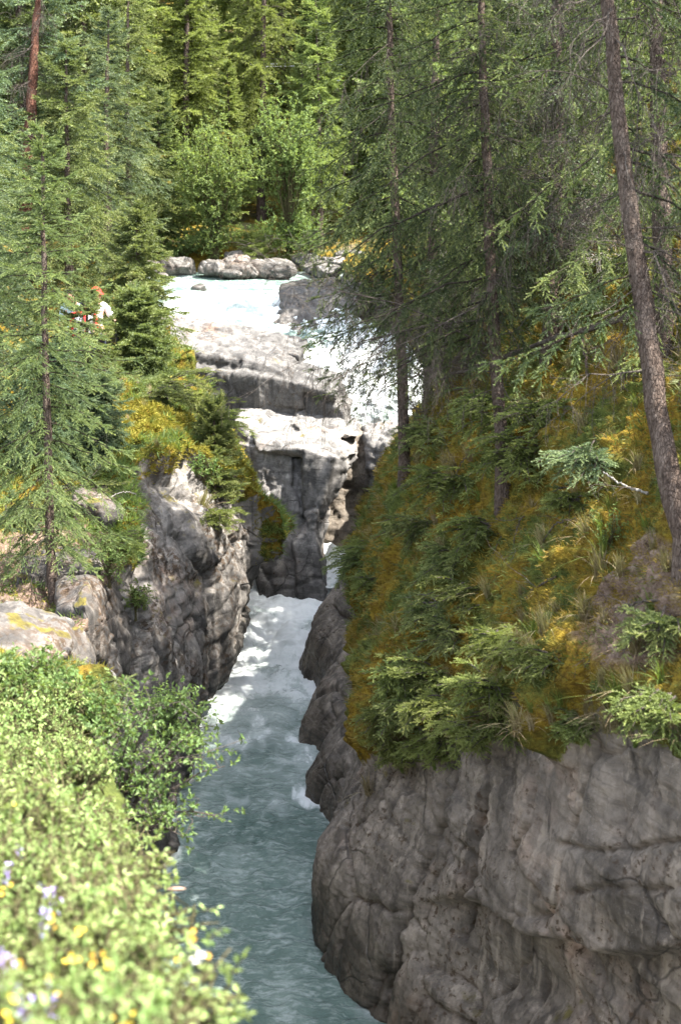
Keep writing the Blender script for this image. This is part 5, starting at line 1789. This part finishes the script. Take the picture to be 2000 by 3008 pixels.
def petals(mb, c, r_, n, seed, m, tint=0.5, up=(0, -0.5, 0.8)):
    q = np.random.default_rng(seed)
    up = unit(np.array(up) + q.normal(size=3) * 0.3)
    a = unit(np.cross(up, [0.3, 0.9, 0.1]))
    b = np.cross(up, a)
    for k in range(n):
        t = 2 * PI * k / n + q.normal() * 0.1
        d = math.cos(t) * a + math.sin(t) * b
        s = np.cross(up, d)
        v = [c, c + d * r_ * 0.6 + s * r_ * 0.42 + up * r_ * 0.15, c + d * r_ + up * r_ * 0.1, c + d * r_ * 0.6 - s * r_ * 0.42 + up * r_ * 0.15]
        mb.add(v, tris=[[0, 1, 2], [0, 2, 3]], tint=tint, m=m)


def flower(kind, u, v, d, seed, label, group):
    """head at a pixel, stem to the ground below"""
    q = np.random.default_rng(seed)
    g, n = at(u + 10, min(v + 0.22 / d * F, 3500), d - 0.8, d + 1.4, 40)
    h = P(u, v, min(d, project(g)[2] - 0.03))
    if np.linalg.norm(g - h) > 0.6:
        g = h - np.array([0.03, -0.04, 0.42])
    root = empty('yellow_flower' if kind == 'petal_y' else 'violet_flower' if kind == 'petal_p' else 'white_flower', g)
    tag(root, label, 'flower', group)
    h = h - g
    sb, pb, lb_ = MB(), MB(), MB()
    mid = h * 0.5 + q.normal(size=3) * 0.02
    sb.tube([np.zeros(3) - [0, 0, 0.04], mid, h], [0.0022, 0.0018, 0.0012], 5)
    if kind == 'petal_y':
        for k in range(3):
            c = h + q.normal(size=3) * np.array([0.011, 0.01, 0.01])
            sb.tube([h - [0, 0, 0.03], c], [0.001, 0.0008], 3)
            petals(pb, c, 0.0075, 5, seed * 7 + k, 0, 0.4 + 0.2 * q.random())
    elif kind == 'petal_p':
        for k in range(12):
            c = h + np.array([q.normal() * 0.008, q.normal() * 0.008, 0.03 - 0.006 * k])
            petals(pb, c, 0.008, 3, seed * 9 + k, 0, 0.3 + 0.4 * q.random(), up=(q.normal(), -0.6, q.normal()))
    else:
        for k in range(4):
            petals(pb, h + q.normal(size=3) * 0.005, 0.010, 6, seed * 5 + k, 0, 0.6)
    for k in range(5):
        p0 = h * q.uniform(0.25, 0.75)
        leaf_cloud(lb_, np.tile(p0, (3, 1)), q.normal(size=(3, 3)) + [0, 0, 0.4], 0.025, q, np.full(3, 0.5))
    sb.build('stem', M['stem'], root)
    lb_.build('leaves', M['leaf_rose'], root)
    pb.build('blossom', M[kind], root)


dv = lambda v: np.interp(v, [2300, 2500, 2700, 2850, 3008], [6.2, 4.9, 3.9, 3.3, 2.85])
for i, (u, v) in enumerate([(11, 2608), (188, 2809), (204, 2822), (280, 2815), (290, 2832), (319, 2825), (147, 2908), (32, 2952), (25, 3000), (363, 2997), (389, 2990),
                            (38, 2366), (233, 2735), (57, 2831), (153, 2720)]):
    flower('petal_y', u, v, dv(v) - 0.25, 600 + i, 'yellow wildflower cluster among the blurred foreground leaves', 'yellow flowers of the foreground meadow')
for i, (u, v, lab) in enumerate([(552, 2761, 'tall yellow flower head against the dark water, upper one'), (523, 2831, 'yellow flower head beside the white blossom, on its left'), (612, 2812, 'yellow flower head just right of the white blossom')]):
    flower('petal_y', u, v, 3.7, 630 + i, lab, 'yellow flowers of the foreground meadow')
flower('petal_w', 583, 2815, 3.7, 640, 'single white blossom against the dark water', None)
for i, (u, v) in enumerate([(54, 2512), (160, 2634), (134, 2620), (150, 2697), (130, 2720), (6, 2825), (25, 2838), (10, 2892), (41, 2920), (67, 2972), (153, 2930), (22, 2563)]):
    flower('petal_p', u, v, dv(v) - 0.25, 650 + i, 'violet vetch like flower among the blurred foreground leaves', 'violet flowers of the foreground meadow')
# tall grasses at the edge, one with a pink seed head
rg = np.random.default_rng(88)
blades = grass_tuft('grass', 14, 0.34, 0.22, 700, 0.4, 0.004, (0.1, 0))
for (u, v, lab) in [(420, 2760, 'tall thin grass blades at the edge of the foreground meadow, left bunch'), (500, 2780, 'tall thin grass blades against the dark water, right bunch')]:
    o = obj('grass_tuft', blades, loc=at(u, v, 3.8, 7.0, 40)[0])
    tag(o, lab, 'grass tuft')
b = at(400, 2720, 3.8, 6.5, 40)[0]
h = P(517, 2611, project(b)[2] - 0.05) - b
root = empty('foxtail_grass', b)
tag(root, 'grass stalk bending right with a pinkish seed head over the water', 'grass stalk')
sb = MB(); sb.tube([[0, 0, -0.03], h * 0.45 + [-0.02, 0, 0.05], h * 0.85 + [0, 0, 0.012], h], [0.002, 0.0018, 0.0013, 0.001], 5); sb.build('stalk', M['stem'], root)
sb = MB(); dh = unit(h - (h * 0.85 + np.array([0, 0, 0.012])))
dh = unit(np.array([1.0, 0, 0.02]))
sb.tube([h - dh * 0.03, h - dh * 0.01, h + dh * 0.015, h + dh * 0.035], [0.002, 0.006, 0.006, 0.001], 8, tint=0.6)
sb.build('seed_head', M['seedhead'], root)
# ------------------------------------------------------------------ wood lying about
def log(name, pts, r0, r1, mat, label, cat, stubs=0, seed=0):
    r = np.random.default_rng(seed)
    pts = np.array(pts, float)
    base = pts[0].copy()
    q = np.linspace(0, len(pts) - 1, 22)
    c = hermite(np.arange(len(pts)), pts - base, q) + r.normal(size=(22, 3)) * 0.006
    root = empty(name, base)
    tag(root, label, cat)
    mb = MB()
    mb.tube(c, np.linspace(r0, r1, 22) * (1 + 0.06 * r.normal(size=22)), 9)
    mb.build('trunk', M[mat], root, smooth=True)
    if stubs:
        sb = MB()
        for k in range(stubs):
            j = r.integers(2, 21)
            dead_branch(sb, c[j], r.uniform(0, 6.28), r.uniform(0.15, 0.6), r, r.uniform(-30, 50), True, 0.006)
        sb.build('dead_branches', M['twig'], root)
    return root


log('fallen_log', [P(1842, 930, 13.2), P(1640, 990, 14.0), P(1450, 1060, 15.2), P(1250, 1125, 16.6)], 0.034, 0.016, 'twig', 'long thin fallen trunk leaning from the thick spruce across the slope', 'fallen log', 26, 801)
log('dead_sapling', [P(1738, 1195, 13.6), P(1724, 1090, 13.7), P(1704, 960, 13.8)], 0.02, 0.012, 'bark', 'dead thin stem standing on the slope under the fallen trunk', 'dead sapling', 6, 802)
log('dead_stick', [P(1770, 1385, 11.6), P(1830, 1425, 11.5), P(1900, 1450, 11.4)], 0.006, 0.012, 'palewood', 'bleached broken stick poking out left of the thick trunk', 'stick', 2, 803)
log('dead_stick', [P(310, 1465, 17.6), P(360, 1445, 17.8), P(400, 1452, 17.9)], 0.008, 0.005, 'palewood', 'pale stick lying on the left cliff top', 'stick', 1, 804)
for i, (u0, v0, u1, v1, d, lab) in enumerate([
    (1690, 1530, 1590, 1600, 12.3, 'thin fallen twig on the moss left of the hump'), (1640, 1690, 1540, 1760, 12.2, 'bent dead twig above the long grass clump'),
    (1830, 1900, 1720, 1960, 10.8, 'short root showing through the moss on the right'), (1930, 1760, 1830, 1800, 10.3, 'dry root across the bare earth patch'),
    (1420, 1330, 1340, 1400, 15.0, 'broken twig beside the foot of the slim dark spruce'), (1560, 1500, 1500, 1590, 13.2, 'dead twig hanging down the mossy slope')]):
    a_, na = at(u0, v0, d - 2, d + 2)
    b_, nb = at(u1, v1, d - 2, d + 2)
    log('dead_stick', [a_ + na * 0.02, (a_ + b_) / 2 + (na + nb) * 0.05, b_ + nb * 0.02], 0.010, 0.005, 'twig', lab, 'stick', 3, 830 + i)
log('tree_stub', [P(206, 1115, 24.4), P(206, 1080, 24.4), P(205, 1040, 24.4)], 0.06, 0.055, 'bark', 'short dark stump beside the path left of the fence', 'stump', 0, 805)


def brush(u, v, d, n, L, mat, seed, label, spread=0.3, rad=0.006, e0=25, tol=25, on=True, drange=2.5):
    r = np.random.default_rng(seed)
    b = at(u, v, d - drange, d + drange, tol)[0] if on else P(u, v, d)
    root = empty('dead_bush', b)
    tag(root, label, 'dead bush')
    mb = MB()
    for k in range(n):
        dead_branch(mb, np.array([r.normal() * spread * 0.3, r.normal() * spread * 0.3, -0.03]), r.uniform(0, 6.28), L * r.uniform(0.5, 1.2), r, e0 + r.normal() * 25, True, rad, 0.2)
    mb.build('twigs', M[mat], root)


brush(1300, 1130, 19, 26, 1.3, 'twig', 811, 'tangle of grey dead twigs between the ragged and the slim spruce', e0=55)
brush(1390, 1060, 18, 26, 1.4, 'twig', 812, 'dead thicket behind the slim dark spruce', e0=60)
brush(1240, 1200, 19.5, 18, 1.0, 'twig', 813, 'small dead thicket at the foot of the ragged spruce', e0=55)
brush(1640, 830, 17, 34, 1.5, 'twig', 814, 'large brown tangle of dead twigs left of the thick trunk', e0=50)
brush(1560, 700, 18.5, 40, 1.6, 'twig', 821, 'wide grey brown tangle of bare branches high between the near trunks', e0=60, on=False)
brush(1700, 560, 14.5, 30, 1.3, 'twig', 822, 'bare dead boughs against the thick trunk, upper ones', e0=10, on=False, spread=0.8)
brush(1760, 760, 15, 16, 0.8, 'palewood', 815, 'bleached pale brushwood right behind the thick trunk', e0=30)
brush(1320, 1010, 20.5, 14, 1.1, 'palewood', 816, 'bleached bent twigs beside the slim dark trunk', e0=40)
brush(1840, 1130, 12.5, 10, 0.6, 'twig', 817, 'curled dead twigs left of the thick trunk', e0=40)
brush(190, 1860, 15.0, 12, 0.5, 'twig', 818, 'dry twigs round the foot of the slender young spruce', e0=15)
brush(420, 1420, 19.5, 20, 0.7, 'twig', 819, 'hanging dry rootlets in the hollow of the left cliff', e0=-35)
brush(110, 2090, 10.5, 10, 0.5, 'palewood', 820, 'bleached twigs at the left edge above the foreground plants', e0=20)


# ------------------------------------------------------------------ fence
def fence():
    a, b = P(172, 1005, 24.9), P(344, 962, 24.3)
    gz = -4.55
    root = empty('wire_fence', (b[0], b[1], gz))
    tag(root, 'black wire mesh fence beside the visitors above the rapids', 'fence')
    o = np.array([b[0], b[1], gz])
    a, b = a - o, b - o
    d = unit((b - a) * np.array([1, 1, 0]))
    for f in (0.0, 0.5, 1.0):
        p = a + (b - a) * f
        mb = MB()
        mb.tube([[p[0], p[1], -0.3], [p[0], p[1], p[2] + 0.03]], [0.034, 0.034], 8)
        mb.build('post', M['metal'], root)
    mb = MB(); mb.tube([a, b], [0.022, 0.022], 8); mb.build('top_rail', M['metal'], root)
    mb = MB(); mb.tube([a * [1, 1, 0] + [0, 0, 0.12], b * [1, 1, 0] + [0, 0, 0.12]], [0.014, 0.014], 6); mb.build('bottom_rail', M['metal'], root)
    mb = MB()
    L = np.linalg.norm((b - a)[:2])
    for s in np.arange(0.03, L, 0.05):
        p = a + (b - a) * s / L
        mb.tube([[p[0], p[1], 0.12], p], [0.0042, 0.0042], 3, cap=False)
    for z in np.arange(0.15, 0.98, 0.05):
        mb.tube([a * [1, 1, 0] + [0, 0, z * a[2]], b * [1, 1, 0] + [0, 0, z * b[2]]], [0.0042, 0.0042], 3, cap=False)
    mb.build('wire_mesh', M['metal'], root)


fence()


# ------------------------------------------------------------------ visitors
def skin_mesh(name, joints, edges, sub=2):
    names = list(joints)
    me = bpy.data.meshes.new('tmp')
    me.from_pydata([joints[k][:3] for k in names], [(names.index(a), names.index(b)) for a, b in edges], [])
    o = link(bpy.data.objects.new('tmp', me))
    o.modifiers.new('s', 'SKIN')
    if not me.skin_vertices:
        me.skin_vertices.new()
    for i, k in enumerate(names):
        rr = joints[k][3]
        me.skin_vertices[0].data[i].radius = rr if isinstance(rr, tuple) else (rr, rr)
        me.skin_vertices[0].data[i].use_root = (i == 0)
    ss = o.modifiers.new('u', 'SUBSURF')
    ss.levels = ss.render_levels = sub
    dg = bpy.context.evaluated_depsgraph_get()
    out = bpy.data.meshes.new_from_object(o.evaluated_get(dg))
    out.name = name
    bpy.data.objects.remove(o)
    for p in out.polygons:
        p.use_smooth = True
    return out


def person(loc, rz, label, shirt, hand_r, hand_l, cap=None, strap=None, bow=0.0, phone=None):
    """standing adult facing local -Y; hands given in local coordinates"""
    root = empty('person', loc, rz)
    tag(root, label, 'person', 'visitors at the fence')
    J, E = {}, []
    by = -bow
    J['pelvis'] = (0, 0, 0.95, (0.15, 0.11))
    J['waist'] = (0, 0.3 * by, 1.1, (0.135, 0.1))
    J['chest'] = (0, 0.7 * by, 1.3, (0.155, 0.115))
    J['collar'] = (0, by, 1.43, (0.11, 0.085))
    J['neck'] = (0, by - 0.015, 1.5, (0.055, 0.055))
    J['jaw'] = (0, by - 0.05, 1.555, (0.062, 0.07))
    J['brow'] = (0, by - 0.035, 1.63, (0.078, 0.095))
    J['skull'] = (0, by - 0.015, 1.70, (0.06, 0.075))
    E += [('pelvis', 'waist'), ('waist', 'chest'), ('chest', 'collar'), ('collar', 'neck'), ('neck', 'jaw'), ('jaw', 'brow'), ('brow', 'skull')]
    J['nose'] = (0, by - 0.14, 1.595, (0.013, 0.013))
    E.append(('brow', 'nose'))
    for s, hn, hand in ((1, 'r', hand_r), (-1, 'l', hand_l)):
        J['ear' + hn] = (s * 0.085, by - 0.01, 1.61, (0.014, 0.014))
        E.append(('brow', 'ear' + hn))
        sh = np.array([s * 0.19, by + 0.0, 1.40])
        hd = np.array(hand, float)
        dv_ = hd - sh
        L = np.linalg.norm(dv_)
        k = math.sqrt(max(0.30 ** 2 - (L / 2) ** 2, 0.0004))
        el = sh + dv_ * 0.52 + np.array([s * 0.5, 0.3, -0.8]) * k
        J['sh' + hn] = (*sh, 0.062); J['el' + hn] = (*el, 0.043); J['wr' + hn] = (*(el + (hd - el) * 0.9), 0.028); J['pa' + hn] = (*hd, (0.034, 0.018))
        E += [('collar', 'sh' + hn), ('sh' + hn, 'el' + hn), ('el' + hn, 'wr' + hn), ('wr' + hn, 'pa' + hn)]
        fd = unit(hd - el)
        ls = unit(np.cross(fd, [0, 0, 1.0]))
        for q in range(4):
            f0 = hd + fd * 0.045 + ls * (q - 1.5) * 0.019
            f1 = f0 + fd * (0.035, 0.04, 0.037, 0.028)[q] + np.array([0, 0, -0.016])
            J[f'f{q}{hn}'] = (*f0, 0.0095); J[f'g{q}{hn}'] = (*f1, 0.0075)
            E += [('pa' + hn, f'f{q}{hn}'), (f'f{q}{hn}', f'g{q}{hn}')]
        t0 = hd + ls * 0.03 * -s + fd * 0.01
        t1 = t0 - ls * 0.02 * s + fd * 0.035
        J['t0' + hn] = (*t0, 0.011); J['t1' + hn] = (*t1, 0.0085)
        E += [('pa' + hn, 't0' + hn), ('t0' + hn, 't1' + hn)]
        J['hip' + hn] = (s * 0.095, 0, 0.88, 0.088); J['kn' + hn] = (s * 0.1, -0.02, 0.48, 0.058); J['an' + hn] = (s * 0.1, 0.02, 0.08, 0.038); J['to' + hn] = (s * 0.115, -0.13, 0.03, 0.034)
        E += [('pelvis', 'hip' + hn), ('hip' + hn, 'kn' + hn), ('kn' + hn, 'an' + hn), ('an' + hn, 'to' + hn)]
    me = skin_mesh('body', J, E)
    me.materials.append(M['skin'])
    obj('body', me, root)
    g = lambda k, f=1.0, add=0.014: (*J[k][:3], tuple(x * f + add for x in (J[k][3] if isinstance(J[k][3], tuple) else (J[k][3],) * 2)))
    S = {k: g(k) for k in ('waist', 'pelvis', 'chest', 'collar')}
    es = [('waist', 'pelvis'), ('waist', 'chest'), ('chest', 'collar')]
    for hn in 'rl':
        S['sh' + hn] = g('sh' + hn)
        a, b = np.array(J['sh' + hn][:3]), np.array(J['el' + hn][:3])
        S['sl' + hn] = (*(a + (b - a) * 0.75), 0.062)
        es += [('collar', 'sh' + hn), ('sh' + hn, 'sl' + hn)]
    me = skin_mesh('shirt', S, es); me.materials.append(M[shirt]); obj('shirt', me, root)
    T = {'pelvis': g('pelvis', 1.0, 0.01)}
    et = []
    for hn in 'rl':
        for k in ('hip', 'kn', 'an'):
            T[k + hn] = g(k + hn, 1.05, 0.012)
        et += [('pelvis', 'hip' + hn), ('hip' + hn, 'kn' + hn), ('kn' + hn, 'an' + hn)]
    me = skin_mesh('trousers', T, et); me.materials.append(M['trousers']); obj('trousers', me, root)
    h = np.array(J['brow'][:3])
    mb = MB()
    r = np.random.default_rng(3)
    for k in range(2600):
        a, e = r.uniform(0, 2 * PI), math.asin(r.uniform(-0.45, 1))
        d = np.array([math.cos(a) * math.cos(e), math.sin(a) * math.cos(e), math.sin(e)])
        if d[1] < -0.35 and d[2] < 0.55:
            continue
        p = h + d * np.array([0.087, 0.105, 0.105]) + np.array([0, 0.012, 0.02])
        t = unit(np.array([d[0] * 0.4, d[1] * 0.4 + 0.25, -0.9]))
        s_ = unit(np.cross(t, d)) * 0.008
        mb.add([p - s_, p + s_, p + t * 0.05 + d * 0.006], tris=[[0, 1, 2]])
    mb.build('hair', M['hair'], root)
    eb = MB()
    for s in (1, -1):
        c = h + np.array([s * 0.032, -0.098, -0.005])
        eb.box(c - [0.011, 0.004, 0.005], c + [0.011, 0.004, 0.005])
    eb.box(h + [-0.022, -0.102, -0.075], h + [0.022, -0.094, -0.069])
    eb.build('facial_features', M['hair'], root)
    if cap:
        bm = bmesh.new()
        bmesh.ops.create_uvsphere(bm, u_segments=24, v_segments=14, radius=1.0)
        bmesh.ops.delete(bm, geom=[v for v in bm.verts if v.co.z < -0.05], context='VERTS')
        for v in bm.verts:
            v.co = Vector((v.co.x * 0.1, v.co.y * 0.122, v.co.z * 0.105))
        r0 = [v for v in bm.verts if v.co.z < 0.02 and v.co.y < -0.02]
        ex = bmesh.ops.extrude_edge_only(bm, edges=[e for e in bm.edges if e.is_boundary and all(v in r0 for v in e.verts)])
        for v in ex['geom']:
            if isinstance(v, bmesh.types.BMVert):
                v.co.y -= 0.075; v.co.z -= 0.018
        me = bpy.data.meshes.new('cap'); bm.to_mesh(me); bm.free()
        me.materials.append(M[cap])
        for p in me.polygons: p.use_smooth = True
        c_ = obj('cap', me, root, h + np.array([0, 0.005, 0.03]))
        so_ = c_.modifiers.new('t', 'SOLIDIFY'); so_.thickness = 0.006
    if strap:
        mb = MB()
        for s in (1, -1):
            ys = [0.14, 0.10, 0.0, -0.10, -0.16, -0.165, -0.14]
            zs = [1.2, 1.40, 1.487, 1.44, 1.33, 1.2, 1.08]
            kx = [0.1, 0.115, 0.12, 0.118, 0.118, 0.12, 0.13]
            top = np.array([[s * x, y + by * min(1, max(0, (z - .95) / .48)), z] for x, y, z in zip(kx, ys, zs)])
            w_ = np.array([0.03, 0, 0])
            v = np.concatenate([top - w_, top + w_])
            mb.add(v, quads=[[k, k + 1, k + 8, k + 7] for k in range(6)])
        st = mb.build('backpack_straps', M[strap], root)
        so_ = st.modifiers.new('t', 'SOLIDIFY'); so_.thickness = 0.012
        bm = bmesh.new()
        bmesh.ops.create_cube(bm, size=1.0)
        bmesh.ops.bevel(bm, geom=bm.edges[:], offset=0.18, segments=4, affect='EDGES', profile=0.6)
        for v in bm.verts:
            v.co = Vector((v.co.x * 0.32, v.co.y * 0.16 + 0.21 + by * 0.7, v.co.z * 0.46 + 1.24))
        me = bpy.data.meshes.new('backpack'); bm.to_mesh(me); bm.free(); me.materials.append(M[strap])
        for p in me.polygons: p.use_smooth = True
        obj('backpack', me, root)
    return root


def stand(u, v_head, d):
    p = P(u, v_head, d)
    return np.array([p[0], p[1], p[2] - 1.78])


person(stand(276, 838, 25.2), R(35), 'visitor in a white T-shirt and red cap leaning at the fence', 'shirt_white', (0.17, -0.47, 1.14), (-0.14, -0.44, 1.12), cap='cloth_red', bow=0.06)
person(stand(246, 868, 24.9), R(50), 'dark haired visitor in a grey shirt with a red backpack', 'shirt_grey', (0.2, -0.4, 1.1), (-0.2, -0.25, 0.95), strap='cloth_red', bow=0.05)
person(stand(212, 842, 25.8), R(-20), 'visitor in a pale blue shirt farthest left, half behind the boughs', 'shirt_blue', (0.24, -0.05, 0.85), (-0.24, -0.05, 0.85))

# ------------------------------------------------------------------ cables across the far wood
for (pts, lab) in [([P(735, 190, 47), P(860, 187, 46.5), P(1010, 182, 46)], 'upper pale cable strung through the wood beyond the rapids'),
                   ([P(740, 196, 47.4), P(860, 194, 46.9), P(1010, 190, 46.4)], 'middle pale cable just under the upper one'),
                   ([P(790, 246, 47), P(860, 243, 46.5), P(1000, 236, 46)], 'lower pale cable strung through the wood beyond the rapids')]:
    mb = MB(); mb.tube(pts, [0.014] * 3, 6)
    tag(mb.build('cable', M['cable']), lab, 'cable')
# ------------------------------------------------------------------ camera, light
cam = bpy.data.cameras.new('camera')
cam.sensor_fit = 'VERTICAL'
cam.sensor_height = 24.0
cam.lens = 24.0 * F / 3008.0
cam.clip_end = 1500
cam.clip_start = 0.05
cam.dof.use_dof = True
cam.dof.focus_distance = 19.0
cam.dof.aperture_fstop = 2.0
co = link(bpy.data.objects.new('camera', cam))
co.rotation_euler = (PI / 2 - PITCH, 0, 0)
scene.camera = co

SUN_AZ, SUN_EL = R(-3), R(60)           # measured from +X towards +Y
sd = Vector((math.cos(SUN_AZ) * math.cos(SUN_EL), math.sin(SUN_AZ) * math.cos(SUN_EL), math.sin(SUN_EL)))
sl = bpy.data.lights.new('sun', 'SUN')
sl.energy = 3.8
sl.angle = R(0.53)
sl.color = (1.0, 0.95, 0.87)
so = link(bpy.data.objects.new('sun', sl))
so.rotation_euler = sd.to_track_quat('Z', 'Y').to_euler()
so.location = (20, 20, 40)

w = bpy.data.worlds.new('World')
scene.world = w
w.use_nodes = True
wt = w.node_tree
sky = wt.nodes.new('ShaderNodeTexSky')
sky.sky_type = 'NISHITA'
sky.sun_disc = False
sky.sun_elevation = SUN_EL
sky.sun_rotation = math.atan2(sd.x, sd.y)
sky.altitude = 1100
sky.dust_density = 3.5
sky.ozone_density = 0.3
hz = wt.nodes.new('ShaderNodeHueSaturation')
hz.inputs['Saturation'].default_value = 0.45      # sky colour greyed so the skylit shade turns neutral
wt.links.new(sky.outputs[0], hz.inputs['Color'])
wt.links.new(hz.outputs[0], wt.nodes['Background'].inputs[0])
wt.nodes['Background'].inputs[1].default_value = 0.15

vs = scene.view_settings
vs.view_transform = 'Standard'
vs.look = 'None'
vs.gamma = 1.0
vs.exposure = 2.8
scene.cycles.max_bounces = 6
scene.cycles.diffuse_bounces = 3
scene.cycles.glossy_bounces = 3
scene.cycles.transmission_bounces = 4
scene.cycles.transparent_max_bounces = 4
scene.cycles.caustics_reflective = False
scene.cycles.caustics_refractive = False
scene.cycles.sample_clamp_indirect = 6
scene.cycles.use_denoising = True
